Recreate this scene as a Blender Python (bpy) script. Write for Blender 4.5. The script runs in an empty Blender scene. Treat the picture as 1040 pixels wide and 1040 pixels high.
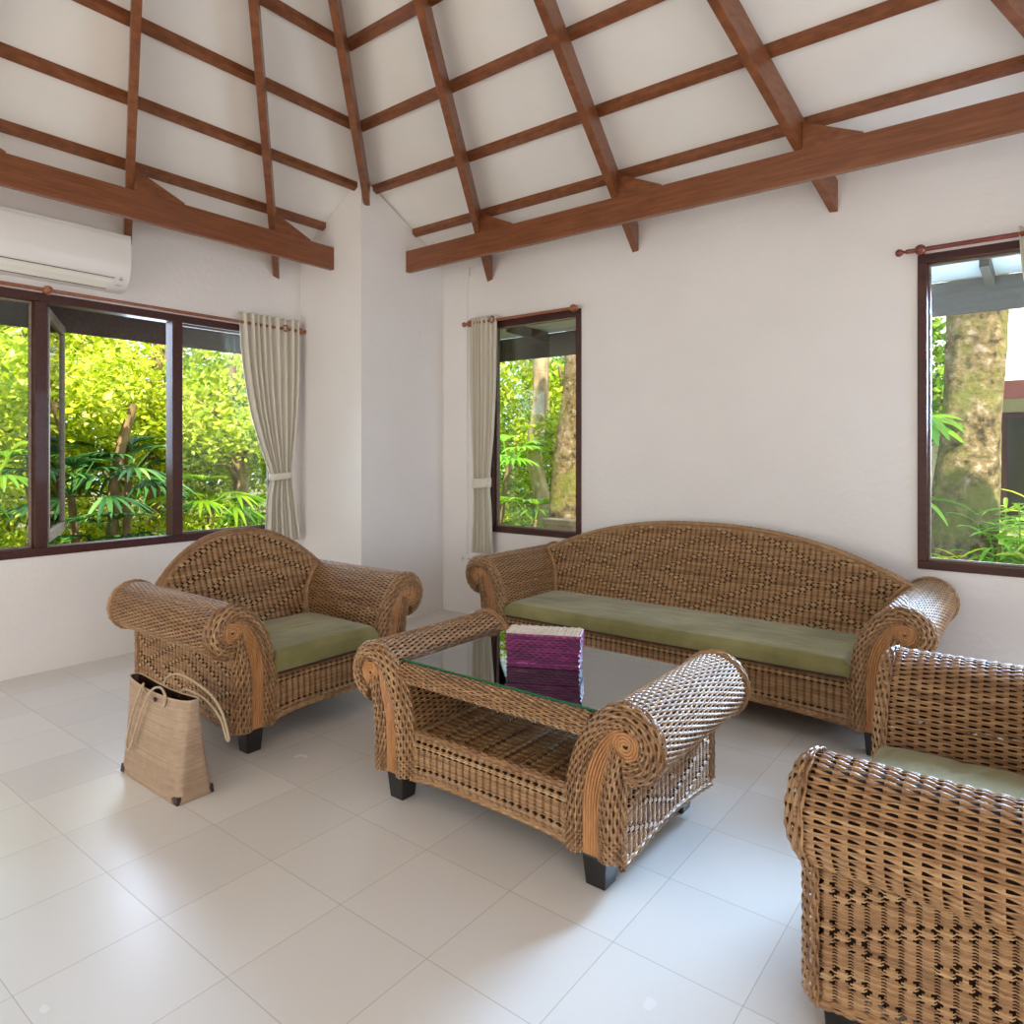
import bpy, math, random
import numpy as np
from mathutils import Vector, Matrix
random.seed(7)
RNG = np.random.default_rng(7)
S = bpy.context.scene
COL = S.collection
PI = math.pi

# ------------------------------------------------------------------ camera
YAW = math.radians(37.85)
cam_data = bpy.data.cameras.new('camera')
cam = bpy.data.objects.new('camera', cam_data)
COL.objects.link(cam)
cam.location = (0, 0, 1.5)
cam.rotation_euler = (PI / 2, 0, YAW)
cam_data.sensor_fit = 'HORIZONTAL'
cam_data.sensor_width = 36.0
cam_data.lens = 700.0 / 1040.0 * 36.0
cam_data.shift_x = 0.0
cam_data.shift_y = -(520.0 - 460.5) / 1040.0
cam_data.clip_start = 0.05
cam_data.clip_end = 300
S.camera = cam

# ------------------------------------------------------------------ world, sun, window skylight and added fill lamps
world = bpy.data.worlds.new('world')
S.world = world
world.use_nodes = True
wn = world.node_tree.nodes
bg = wn['Background']
bg.inputs['Color'].default_value = (0.74, 0.86, 1.0, 1)
bg.inputs['Strength'].default_value = 2.2

sun_d = bpy.data.lights.new('sun', 'SUN')
sun_d.energy = 11.0
sun_d.angle = math.radians(1.0)
sun_d.color = (1.0, 0.93, 0.78)
sun = bpy.data.objects.new('sun', sun_d)
COL.objects.link(sun)
sun.rotation_euler = Vector((0.62, -0.50, 1.0)).to_track_quat('Z', 'Y').to_euler()


def area(name, loc, direction, sx, sy, power, color, spread=180):
    d = bpy.data.lights.new(name, 'AREA')
    d.shape = 'RECTANGLE'
    d.size = sx
    d.size_y = sy
    d.energy = power
    d.color = color
    d.spread = math.radians(spread)
    o = bpy.data.objects.new(name, d)
    COL.objects.link(o)
    o.location = loc
    o.rotation_euler = Vector(direction).to_track_quat('-Z', 'Y').to_euler()
    return o


# added fill lamps at unseen, assumed openings behind and beside the camera
area('fill_front_opening', (-3.3, -3.15, 1.35), (0, 1, 0.12), 3.3, 2.3, 76, (1.0, 0.91, 0.82))
area('fill_right_opening', (1.95, -0.2, 1.25), (-1, 0.05, 0.1), 2.6, 2.3, 36, (1.0, 0.80, 0.62))
area('fill_right_far_opening', (1.95, 4.32, 1.75), (-1, -0.1, -0.30), 0.8, 1.5, 42, (0.66, 0.80, 1.0))
# skylight pouring through the windows that the photo shows
area('daylight_left_window', (-5.95, 3.0, 2.0), (1, 0.05, -0.35), 1.15, 1.3, 48, (0.62, 0.76, 1.0))
area('daylight_wall_window', (-0.15, 5.25, 2.1), (-0.25, -1, -0.62), 0.8, 0.9, 150, (0.48, 0.66, 1.0), 110)

S.view_settings.view_transform = 'Standard'
S.view_settings.look = 'None'
S.view_settings.gamma = 1
S.view_settings.exposure = 0.16
S.view_settings.use_curve_mapping = False
S.cycles.max_bounces = 10
S.cycles.diffuse_bounces = 6
S.cycles.transparent_max_bounces = 16


# ------------------------------------------------------------------ materials
def nt(name):
    m = bpy.data.materials.new(name)
    m.use_nodes = True
    t = m.node_tree
    b = t.nodes['Principled BSDF']
    return m, t, b


def L(t, a, b):
    t.links.new(a, b)


def node(t, kind, **kw):
    n = t.nodes.new(kind)
    for k, v in kw.items():
        setattr(n, k, v)
    return n


def plain(name, col, rough=0.5, metal=0.0, noise=0.0, nscale=8.0, bump=0.0, bscale=60.0, coat=0.0, stretch=(1, 1, 1), spec=0.5):
    m, t, b = nt(name)
    b.inputs['Base Color'].default_value = (*col, 1)
    b.inputs['Roughness'].default_value = rough
    b.inputs['Metallic'].default_value = metal
    b.inputs['Specular IOR Level'].default_value = spec
    b.inputs['Coat Weight'].default_value = coat
    tc = node(t, 'ShaderNodeTexCoord')
    mp = node(t, 'ShaderNodeMapping')
    mp.inputs['Scale'].default_value = stretch
    L(t, tc.outputs['Object'], mp.inputs['Vector'])
    if noise:
        n = node(t, 'ShaderNodeTexNoise')
        n.inputs['Scale'].default_value = nscale
        n.inputs['Detail'].default_value = 5
        r = node(t, 'ShaderNodeValToRGB')
        lo = [max(0, c * (1 - noise)) for c in col]
        hi = [min(1, c * (1 + noise)) for c in col]
        r.color_ramp.elements[0].position = 0.3
        r.color_ramp.elements[1].position = 0.7
        r.color_ramp.elements[0].color = (*lo, 1)
        r.color_ramp.elements[1].color = (*hi, 1)
        L(t, mp.outputs['Vector'], n.inputs['Vector'])
        L(t, n.outputs['Fac'], r.inputs['Fac'])
        L(t, r.outputs['Color'], b.inputs['Base Color'])
    if bump:
        n = node(t, 'ShaderNodeTexNoise')
        n.inputs['Scale'].default_value = bscale
        n.inputs['Detail'].default_value = 4
        bp = node(t, 'ShaderNodeBump')
        bp.inputs['Strength'].default_value = bump
        bp.inputs['Distance'].default_value = 0.01
        L(t, mp.outputs['Vector'], n.inputs['Vector'])
        L(t, n.outputs['Fac'], bp.inputs['Height'])
        L(t, bp.outputs['Normal'], b.inputs['Normal'])
    return m


def wood(name, dark, light, rough=0.4, axis=(1, 14, 14), coat=0.2):
    m, t, b = nt(name)
    tc = node(t, 'ShaderNodeTexCoord')
    mp = node(t, 'ShaderNodeMapping')
    mp.inputs['Scale'].default_value = axis
    n = node(t, 'ShaderNodeTexNoise')
    n.inputs['Scale'].default_value = 3.0
    n.inputs['Detail'].default_value = 8
    n.inputs['Roughness'].default_value = 0.65
    r = node(t, 'ShaderNodeValToRGB')
    r.color_ramp.elements[0].position = 0.3
    r.color_ramp.elements[1].position = 0.72
    r.color_ramp.elements[0].color = (*dark, 1)
    r.color_ramp.elements[1].color = (*light, 1)
    bp = node(t, 'ShaderNodeBump')
    bp.inputs['Strength'].default_value = 0.12
    bp.inputs['Distance'].default_value = 0.005
    L(t, tc.outputs['Object'], mp.inputs['Vector'])
    L(t, mp.outputs['Vector'], n.inputs['Vector'])
    L(t, n.outputs['Fac'], r.inputs['Fac'])
    L(t, n.outputs['Fac'], bp.inputs['Height'])
    L(t, r.outputs['Color'], b.inputs['Base Color'])
    L(t, bp.outputs['Normal'], b.inputs['Normal'])
    b.inputs['Roughness'].default_value = rough
    b.inputs['Coat Weight'].default_value = coat
    return m


M = {}
M['paint'] = plain('white_wall_paint', (0.83, 0.80, 0.79), 0.75, noise=0.02, nscale=2.0, bump=0.25, bscale=25)
M['ceiling'] = plain('ceiling_paint', (0.84, 0.81, 0.78), 0.8, noise=0.02, nscale=3.0)
M['beam'] = wood('brown_timber', (0.14, 0.040, 0.013), (0.29, 0.100, 0.036), 0.40, axis=(4, 4, 10))
M['beam_x'] = wood('brown_timber_long', (0.14, 0.040, 0.013), (0.29, 0.100, 0.036), 0.40)
M['beam_y'] = wood('brown_timber_cross', (0.14, 0.040, 0.013), (0.29, 0.100, 0.036), 0.40, axis=(14, 1, 14))
M['frame'] = wood('dark_red_timber', (0.030, 0.006, 0.004), (0.085, 0.014, 0.008), 0.5, coat=0.05)
M['frame_lit'] = wood('lit_frame_timber', (0.20, 0.14, 0.11), (0.36, 0.28, 0.23), 0.6, coat=0)  # brown sash timber painted grey, the tone it takes when lit
M['rod'] = wood('rod_timber', (0.22, 0.065, 0.03), (0.38, 0.13, 0.06), 0.3, coat=0.4)
M['dark_rod'] = wood('dark_rod_timber', (0.13, 0.02, 0.01), (0.24, 0.04, 0.02), 0.25, coat=0.5)
M['fascia'] = wood('fascia_board', (0.045, 0.022, 0.014), (0.10, 0.055, 0.035), 0.7, coat=0)
M['fascia_grey'] = wood('grey_fascia_board', (0.06, 0.042, 0.030), (0.115, 0.085, 0.065), 0.7, coat=0)
M['foot'] = plain('black_lacquered_wood', (0.012, 0.011, 0.011), 0.35, noise=0.3, bump=0.1)
M['cushion'] = None
M['plastic'] = plain('white_plastic', (0.80, 0.78, 0.77), 0.35)
M['plastic2'] = plain('cream_plastic', (0.82, 0.80, 0.76), 0.4)
M['louvre'] = plain('louvre_plastic', (0.85, 0.82, 0.74), 0.35)
M['grey'] = plain('grey_print', (0.35, 0.35, 0.36), 0.5)
M['darkslot'] = plain('dark_slot', (0.05, 0.05, 0.05), 0.6)
M['pole'] = wood('rattan_pole', (0.31, 0.125, 0.040), (0.55, 0.27, 0.095), 0.38, axis=(20, 20, 3), coat=0.25)
M['shade_liner'] = plain('gap_shade_liner', (0.035, 0.018, 0.009), 0.9)  # near-black colour stands in for shade behind the weave gaps
M['panel'] = plain('rattan_panel', (0.26, 0.12, 0.045), 0.6, noise=0.25, nscale=30)
M['linen'] = plain('linen_cloth', (0.70, 0.655, 0.56), 0.9, noise=0.05, nscale=180, bump=0.3, bscale=500)
M['leather'] = plain('dark_leather', (0.035, 0.012, 0.008), 0.4, noise=0.2, bump=0.2)
M['rope'] = plain('rope', (0.50, 0.38, 0.25), 0.9, noise=0.15, nscale=120, bump=0.6, bscale=220)
M['bark'] = plain('tree_bark', (0.25, 0.16, 0.075), 0.95, noise=0.6, nscale=9, bump=1.0, bscale=18, stretch=(1, 1, 0.4))
M['bark_pale'] = plain('pale_bark', (0.42, 0.28, 0.15), 0.95, noise=0.45, nscale=9, bump=1.0, bscale=18, stretch=(1, 1, 0.4))
M['cream'] = plain('cream_render', (0.80, 0.74, 0.55), 0.9, noise=0.04)
M['soil'] = plain('garden_soil', (0.13, 0.12, 0.04), 1.0, noise=0.6, nscale=3, bump=0.6, bscale=12)
M['thatch'] = plain('pale_roof_sheet', (0.78, 0.76, 0.74), 0.9, noise=0.25, nscale=5, bump=0.5, bscale=30, stretch=(1, 1, 9))
M['darkglass'] = plain('dark_window_glass', (0.05, 0.045, 0.02), 0.1)
M['redpost'] = plain('dark_red_post', (0.12, 0.025, 0.02), 0.5)


def mossy():
    m, t, b = nt('mossy_bark')
    tc = node(t, 'ShaderNodeTexCoord')
    n1 = node(t, 'ShaderNodeTexNoise'); n1.inputs['Scale'].default_value = 13; n1.inputs['Detail'].default_value = 7; n1.inputs['Roughness'].default_value = 0.7
    n2 = node(t, 'ShaderNodeTexNoise'); n2.inputs['Scale'].default_value = 3.5; n2.inputs['Detail'].default_value = 5
    r = node(t, 'ShaderNodeValToRGB')
    e = r.color_ramp.elements
    e[0].position = 0.37; e[0].color = (0.035, 0.018, 0.008, 1)
    e[1].position = 0.67; e[1].color = (0.50, 0.38, 0.30, 1)
    x = e.new(0.47); x.color = (0.17, 0.11, 0.035, 1)
    x = e.new(0.57); x.color = (0.30, 0.19, 0.085, 1)
    mix = node(t, 'ShaderNodeMixRGB')
    mix.inputs[2].default_value = (0.20, 0.19, 0.025, 1)
    r2 = node(t, 'ShaderNodeValToRGB')
    r2.color_ramp.elements[0].position = 0.46; r2.color_ramp.elements[1].position = 0.60
    r2.color_ramp.elements[1].color = (0.75, 0.75, 0.75, 1)
    L(t, tc.outputs['Object'], n1.inputs['Vector']); L(t, tc.outputs['Object'], n2.inputs['Vector'])
    L(t, n1.outputs['Fac'], r.inputs['Fac']); L(t, n2.outputs['Fac'], r2.inputs['Fac'])
    L(t, r2.outputs['Color'], mix.inputs[0]); L(t, r.outputs['Color'], mix.inputs[1])
    L(t, mix.outputs[0], b.inputs['Base Color'])
    b.inputs['Roughness'].default_value = 0.95
    bp = node(t, 'ShaderNodeBump'); bp.inputs['Strength'].default_value = 1; bp.inputs['Distance'].default_value = 0.03
    L(t, n1.outputs['Fac'], bp.inputs['Height']); L(t, bp.outputs['Normal'], b.inputs['Normal'])
    return m


M['mossy'] = mossy()


def cushion_mat():
    m, t, b = nt('olive_cotton')
    tc = node(t, 'ShaderNodeTexCoord')
    n = node(t, 'ShaderNodeTexNoise'); n.inputs['Scale'].default_value = 3.2; n.inputs['Detail'].default_value = 4
    r = node(t, 'ShaderNodeValToRGB')
    r.color_ramp.elements[0].position = 0.35; r.color_ramp.elements[0].color = (0.165, 0.150, 0.042, 1)
    r.color_ramp.elements[1].position = 0.72; r.color_ramp.elements[1].color = (0.285, 0.25, 0.098, 1)
    mp = node(t, 'ShaderNodeMapping'); mp.inputs['Scale'].default_value = (2.2, 6, 3)
    n2 = node(t, 'ShaderNodeTexNoise'); n2.inputs['Scale'].default_value = 2.0; n2.inputs['Detail'].default_value = 3
    n3 = node(t, 'ShaderNodeTexNoise'); n3.inputs['Scale'].default_value = 420
    bp = node(t, 'ShaderNodeBump'); bp.inputs['Strength'].default_value = 0.55; bp.inputs['Distance'].default_value = 0.03
    bp2 = node(t, 'ShaderNodeBump'); bp2.inputs['Strength'].default_value = 0.25; bp2.inputs['Distance'].default_value = 0.002
    L(t, tc.outputs['Object'], n.inputs['Vector']); L(t, n.outputs['Fac'], r.inputs['Fac']); L(t, r.outputs['Color'], b.inputs['Base Color'])
    L(t, tc.outputs['Object'], mp.inputs['Vector']); L(t, mp.outputs['Vector'], n2.inputs['Vector'])
    L(t, tc.outputs['Object'], n3.inputs['Vector'])
    L(t, n2.outputs['Fac'], bp.inputs['Height']); L(t, n3.outputs['Fac'], bp2.inputs['Height'])
    L(t, bp.outputs['Normal'], bp2.inputs['Normal']); L(t, bp2.outputs['Normal'], b.inputs['Normal'])
    b.inputs['Roughness'].default_value = 0.8
    b.inputs['Sheen Weight'].default_value = 0.25
    return m


M['cushion'] = cushion_mat()


def wicker_mat(name='woven_rattan', stops=None, rough=0.42, coat=0.15):
    m, t, b = nt(name)
    at = node(t, 'ShaderNodeAttribute'); at.attribute_name = 'tone'
    tc = node(t, 'ShaderNodeTexCoord')
    n = node(t, 'ShaderNodeTexNoise'); n.inputs['Scale'].default_value = 26; n.inputs['Detail'].default_value = 3
    ad = node(t, 'ShaderNodeMath', operation='MULTIPLY_ADD'); ad.inputs[1].default_value = 0.45
    L(t, tc.outputs['Object'], n.inputs['Vector'])
    L(t, n.outputs['Fac'], ad.inputs[0]); L(t, at.outputs['Fac'], ad.inputs[2])
    r = node(t, 'ShaderNodeValToRGB')
    e = r.color_ramp.elements
    stops = stops or [(0.22, (0.12, 0.047, 0.015)), (0.50, (0.29, 0.150, 0.060)), (0.72, (0.42, 0.25, 0.115)), (1.0, (0.58, 0.40, 0.22))]
    e[0].position = stops[0][0]; e[0].color = (*stops[0][1], 1)
    e[1].position = min(1, stops[-1][0]); e[1].color = (*stops[-1][1], 1)
    for p, c in stops[1:-1]:
        x = e.new(p); x.color = (*c, 1)
    L(t, ad.outputs[0], r.inputs['Fac']); L(t, r.outputs['Color'], b.inputs['Base Color'])
    b.inputs['Roughness'].default_value = rough
    b.inputs['Coat Weight'].default_value = coat
    b.inputs['Coat Roughness'].default_value = 0.3
    return m


M['wicker'] = wicker_mat()
M['purple'] = wicker_mat('magenta_straw', [(0.25, (0.05, 0.003, 0.03)), (0.45, (0.11, 0.005, 0.065)), (0.65, (0.22, 0.012, 0.13)), (0.95, (0.60, 0.22, 0.52))], 0.28, 0.4)
M['straw_top'] = wicker_mat('pale_straw', [(0.1, (0.38, 0.30, 0.22)), (0.5, (0.55, 0.47, 0.38)), (1.0, (0.72, 0.66, 0.58))], 0.35, 0.3)
M['bag'] = wicker_mat('tote_straw', [(0.1, (0.25, 0.165, 0.105)), (0.5, (0.37, 0.255, 0.170)), (1.0, (0.50, 0.37, 0.26))], 0.6, 0.0)


def floor_mat():
    m, t, b = nt('glazed_floor_tiles')
    geo = node(t, 'ShaderNodeNewGeometry')
    sep = node(t, 'ShaderNodeSeparateXYZ')
    L(t, geo.outputs['Position'], sep.inputs[0])
    T = 0.4015
    outs = []
    cells = []
    for ax, off in (('X', -3.463), ('Y', 1.058)):
        a = node(t, 'ShaderNodeMath', operation='SUBTRACT'); a.inputs[1].default_value = off - 40 * T
        d = node(t, 'ShaderNodeMath', operation='DIVIDE'); d.inputs[1].default_value = T
        fr = node(t, 'ShaderNodeMath', operation='FRACT')
        fl = node(t, 'ShaderNodeMath', operation='FLOOR')
        pp = node(t, 'ShaderNodeMath', operation='PINGPONG'); pp.inputs[1].default_value = 0.5
        L(t, sep.outputs[ax], a.inputs[0]); L(t, a.outputs[0], d.inputs[0]); L(t, d.outputs[0], fr.inputs[0]); L(t, d.outputs[0], fl.inputs[0])
        L(t, fr.outputs[0], pp.inputs[0])
        outs.append(pp); cells.append(fl)
    mn = node(t, 'ShaderNodeMath', operation='MINIMUM')
    L(t, outs[0].outputs[0], mn.inputs[0]); L(t, outs[1].outputs[0], mn.inputs[1])
    mr = node(t, 'ShaderNodeMapRange'); mr.inputs['From Min'].default_value = 0.0020; mr.inputs['From Max'].default_value = 0.0050
    L(t, mn.outputs[0], mr.inputs['Value'])
    cb = node(t, 'ShaderNodeCombineXYZ')
    L(t, cells[0].outputs[0], cb.inputs[0]); L(t, cells[1].outputs[0], cb.inputs[1])
    wnz = node(t, 'ShaderNodeTexWhiteNoise', noise_dimensions='3D')
    L(t, cb.outputs[0], wnz.inputs['Vector'])
    r = node(t, 'ShaderNodeValToRGB')
    r.color_ramp.elements[0].color = (0.63, 0.60, 0.57, 1); r.color_ramp.elements[1].color = (0.68, 0.65, 0.615, 1)
    L(t, wnz.outputs['Value'], r.inputs['Fac'])
    mx = node(t, 'ShaderNodeMixRGB'); mx.inputs[1].default_value = (0.46, 0.42, 0.35, 1)
    L(t, mr.outputs[0], mx.inputs[0]); L(t, r.outputs['Color'], mx.inputs[2])
    L(t, mx.outputs[0], b.inputs['Base Color'])
    n = node(t, 'ShaderNodeTexNoise'); n.inputs['Scale'].default_value = 5
    mr2 = node(t, 'ShaderNodeMapRange'); mr2.inputs['To Min'].default_value = 0.20; mr2.inputs['To Max'].default_value = 0.30
    L(t, geo.outputs['Position'], n.inputs['Vector']); L(t, n.outputs['Fac'], mr2.inputs['Value']); L(t, mr2.outputs[0], b.inputs['Roughness'])
    bp = node(t, 'ShaderNodeBump'); bp.inputs['Distance'].default_value = 0.001; bp.inputs['Strength'].default_value = 0.15
    L(t, mr.outputs[0], bp.inputs['Height']); L(t, bp.outputs['Normal'], b.inputs['Normal'])
    return m


M['floor'] = floor_mat()


def glass_mat(name, tint=(0.95, 1, 0.98), rough=0.0):
    m = bpy.data.materials.new(name)
    m.use_nodes = True
    t = m.node_tree
    t.nodes.clear()
    out = node(t, 'ShaderNodeOutputMaterial')
    tr = node(t, 'ShaderNodeBsdfTransparent'); tr.inputs[0].default_value = (*tint, 1)
    gl = node(t, 'ShaderNodeBsdfGlossy'); gl.inputs['Roughness'].default_value = rough
    fr = node(t, 'ShaderNodeFresnel'); fr.inputs['IOR'].default_value = 1.5
    mx = node(t, 'ShaderNodeMixShader')
    L(t, fr.outputs[0], mx.inputs[0]); L(t, tr.outputs[0], mx.inputs[1]); L(t, gl.outputs[0], mx.inputs[2]); L(t, mx.outputs[0], out.inputs[0])
    return m


M['glass'] = glass_mat('window_glass')


def table_glass():
    m = glass_mat('table_glass', (0.90, 0.95, 0.93))
    t = m.node_tree
    for n in t.nodes:
        if n.type == 'FRESNEL':
            n.inputs['IOR'].default_value = 6.5
    return m


M['table_glass'] = table_glass()
M['glass_edge'] = plain('green_glass_edge', (0.02, 0.16, 0.07), 0.1)


def leaf_mat(name, cols, trans=0.45):
    m = bpy.data.materials.new(name)
    m.use_nodes = True
    t = m.node_tree
    t.nodes.clear()
    out = node(t, 'ShaderNodeOutputMaterial')
    at = node(t, 'ShaderNodeAttribute'); at.attribute_name = 'tone'
    r = node(t, 'ShaderNodeValToRGB')
    e = r.color_ramp.elements
    e[0].position = 0.0; e[0].color = (*cols[0], 1)
    e[1].position = 1.0; e[1].color = (*cols[-1], 1)
    for i, c in enumerate(cols[1:-1]):
        x = e.new((i + 1) / (len(cols) - 1)); x.color = (*c, 1)
    L(t, at.outputs['Fac'], r.inputs['Fac'])
    d = node(t, 'ShaderNodeBsdfPrincipled'); d.inputs['Roughness'].default_value = 0.35
    tl = node(t, 'ShaderNodeBsdfTranslucent')
    mx = node(t, 'ShaderNodeMixShader'); mx.inputs[0].default_value = trans
    L(t, r.outputs['Color'], d.inputs['Base Color']); L(t, r.outputs['Color'], tl.inputs[0])
    L(t, d.outputs[0], mx.inputs[1]); L(t, tl.outputs[0], mx.inputs[2]); L(t, mx.outputs[0], out.inputs[0])
    return m


M['leaf_yellow'] = leaf_mat('yellow_green_leaf', [(0.10, 0.20, 0.006), (0.36, 0.48, 0.012), (0.62, 0.66, 0.03), (0.88, 0.86, 0.22)])
M['leaf_green'] = leaf_mat('mid_green_leaf', [(0.04, 0.13, 0.008), (0.15, 0.32, 0.012), (0.36, 0.50, 0.02), (0.62, 0.72, 0.12)])
M['leaf_dark'] = leaf_mat('dark_palm_leaf', [(0.008, 0.035, 0.012), (0.03, 0.11, 0.03), (0.08, 0.22, 0.04), (0.22, 0.38, 0.10)], 0.25)
M['leaf_bright'] = leaf_mat('bright_fern_leaf', [(0.16, 0.42, 0.03), (0.30, 0.62, 0.05), (0.55, 0.78, 0.12)], 0.45)


# ------------------------------------------------------------------ object helpers
def tag(o, label=None, cat=None, group=None, kind=None):
    if label: o['label'] = label
    if cat: o['category'] = cat
    if group: o['group'] = group
    if kind: o['kind'] = kind
    return o


def empty(name, loc=(0, 0, 0), rz=0.0):
    o = bpy.data.objects.new(name, None)
    COL.objects.link(o)
    o.location = loc
    o.rotation_euler = (0, 0, rz)
    o.empty_display_size = 0.1
    return o


class MB:
    """collects shapes into one mesh"""
    def __init__(self):
        self.v = []; self.f = []; self.n = 0; self.tone = []

    def add(self, v, f, tone=None):
        v = np.asarray(v, float).reshape(-1, 3)
        f = np.asarray(f, int)
        self.v.append(v)
        self.f.append(f + self.n)
        self.n += len(v)
        self.tone.append(np.full(len(v), 0.5) if tone is None else np.broadcast_to(tone, (len(v),)).astype(float))
        return self

    def box(self, a, b):
        (x0, y0, z0), (x1, y1, z1) = a, b
        x0, x1 = min(x0, x1), max(x0, x1); y0, y1 = min(y0, y1), max(y0, y1); z0, z1 = min(z0, z1), max(z0, z1)
        v = [(x0, y0, z0), (x1, y0, z0), (x1, y1, z0), (x0, y1, z0), (x0, y0, z1), (x1, y0, z1), (x1, y1, z1), (x0, y1, z1)]
        f = [(0, 3, 2, 1), (4, 5, 6, 7), (0, 1, 5, 4), (1, 2, 6, 5), (2, 3, 7, 6), (3, 0, 4, 7)]
        return self.add(v, f)

    def hexa(self, v):
        f = [(0, 3, 2, 1), (4, 5, 6, 7), (0, 1, 5, 4), (1, 2, 6, 5), (2, 3, 7, 6), (3, 0, 4, 7)]
        return self.add(v, f)

    def tube(self, pts, r, n=8, cap=True, tone=None):
        P = np.asarray(pts, float)
        m = len(P)
        r = np.broadcast_to(np.asarray(r, float), (m,))
        T = np.gradient(P, axis=0)
        T /= np.linalg.norm(T, axis=1)[:, None] + 1e-12
        up = np.array([0, 0, 1.0]) if abs(T[0][2]) < 0.9 else np.array([1.0, 0, 0])
        A = np.cross(T[0], up); A /= np.linalg.norm(A)
        ang = np.linspace(0, 2 * PI, n, endpoint=False)
        V = []
        for i in range(m):
            A = A - T[i] * (A @ T[i]); A /= np.linalg.norm(A) + 1e-12
            B = np.cross(T[i], A)
            V.append(P[i] + r[i] * (np.cos(ang)[:, None] * A + np.sin(ang)[:, None] * B))
        V = np.concatenate(V)
        i = np.arange(m - 1)[:, None]; j = np.arange(n)[None, :]; j2 = (j + 1) % n
        F = np.stack([i * n + j, i * n + j2, (i + 1) * n + j2, (i + 1) * n + j], -1).reshape(-1, 4)
        self.add(V, F, tone)
        if cap:
            b = self.n - len(V)
            for base, rev in ((0, True), ((m - 1) * n, False)):
                c = V[base:base + n].mean(0)
                tris = []
                for q in range(n):
                    a1, a2 = q, (q + 1) % n
                    tris.append((a1, a2, n, n) if not rev else (a2, a1, n, n))
                vv = np.concatenate([V[base:base + n], c[None]])
                self.f_tri(vv, [(x[0], x[1], x[2]) for x in tris], tone)
        return self

    def f_tri(self, v, f, tone=None):
        f4 = [(a, b, c, -1) for a, b, c in f]
        v = np.asarray(v, float)
        f4 = np.asarray(f4, int)
        m = f4 >= 0
        g = f4 + self.n
        g[~m] = -1
        self.v.append(v); self.f.append(g); self.n += len(v)
        self.tone.append(np.full(len(v), 0.5) if tone is None else np.broadcast_to(tone, (len(v),)).astype(float))
        return self

    def lathe(self, prof, origin, axis='Z', n=16):
        """prof: list of (radius, height) along the axis"""
        ang = np.linspace(0, 2 * PI, n, endpoint=False)
        V = []
        for r, h in prof:
            c, s = r * np.cos(ang), r * np.sin(ang)
            hh = np.full(n, h)
            if axis == 'Z': V.append(np.stack([c, s, hh], 1))
            elif axis == 'X': V.append(np.stack([hh, c, s], 1))
            else: V.append(np.stack([s, hh, c], 1))
        V = np.concatenate(V) + np.asarray(origin)
        m = len(prof)
        i = np.arange(m - 1)[:, None]; j = np.arange(n)[None, :]; j2 = (j + 1) % n
        F = np.stack([i * n + j, i * n + j2, (i + 1) * n + j2, (i + 1) * n + j], -1).reshape(-1, 4)
        return self.add(V, F)

    def prism(self, poly, fn, d0, d1):
        """poly: 2D outline (CCW), fn(a,b,d)->xyz ; extruded from d0 to d1, capped with a triangle fan from the centroid"""
        n = len(poly)
        A = [fn(a, b, d0) for a, b in poly]; B = [fn(a, b, d1) for a, b in poly]
        ca = np.mean(A, 0); cb = np.mean(B, 0)
        V = np.array(A + B + [ca, cb], float)
        F = [(i, (i + 1) % n, n + (i + 1) % n, n + i) for i in range(n)]
        self.add(V, F)
        b = self.n - len(V)
        self.f_tri(V, [((i + 1) % n, i, 2 * n) for i in range(n)] + [(n + i, n + (i + 1) % n, 2 * n + 1) for i in range(n)])
        return self

    def build(self, name, mat, parent=None, smooth=False, bevel=0.0, kind=None):
        V = np.concatenate(self.v)
        F = np.concatenate(self.f)
        me = bpy.data.meshes.new(name)
        me.vertices.add(len(V))
        me.vertices.foreach_set('co', V.astype(np.float32).ravel())
        cnt = (F >= 0).sum(1)
        idx = F[F >= 0]
        me.loops.add(len(idx))
        me.loops.foreach_set('vertex_index', idx.astype(np.int32))
        me.polygons.add(len(F))
        me.polygons.foreach_set('loop_start', np.concatenate([[0], np.cumsum(cnt)[:-1]]).astype(np.int32))
        me.polygons.foreach_set('loop_total', cnt.astype(np.int32))
        me.polygons.foreach_set('use_smooth', np.full(len(F), smooth))
        at = me.attributes.new('tone', 'FLOAT', 'POINT')
        at.data.foreach_set('value', np.concatenate(self.tone).astype(np.float32))
        me.update(calc_edges=True)
        me.validate()
        me.materials.append(mat)
        o = bpy.data.objects.new(name, me)
        COL.objects.link(o)
        if parent is not None: o.parent = parent
        if bevel:
            bm_ = o.modifiers.new('bevel', 'BEVEL'); bm_.width = bevel; bm_.segments = 2; bm_.limit_method = 'ANGLE'
        if kind: o['kind'] = kind
        return o


def structure(o):
    o['kind'] = 'structure'
    return o


def resample(pts, n):
    """Catmull-Rom through the points, n samples evenly over the control parameter"""
    P = np.asarray(pts, float)
    m = len(P)
    E = np.vstack([2 * P[0] - P[1], P, 2 * P[-1] - P[-2]])
    t = np.linspace(0, m - 1, n)
    i = np.minimum(t.astype(int), m - 2)
    f = (t - i)[:, None]
    p0, p1, p2, p3 = E[i], E[i + 1], E[i + 2], E[i + 3]
    return 0.5 * (2 * p1 + (p2 - p0) * f + (2 * p0 - 5 * p1 + 4 * p2 - p3) * f ** 2 + (3 * p1 - p0 - 3 * p2 + p3) * f ** 3)


def arclen(P):
    return np.concatenate([[0], np.cumsum(np.linalg.norm(np.diff(P, axis=0), axis=1))])


def interp_curve(P, s):
    """s in 0..1 by arc length"""
    a = arclen(P); a = a / a[-1]
    return np.stack([np.interp(s, a, P[:, k]) for k in range(P.shape[1])], -1)


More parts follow.
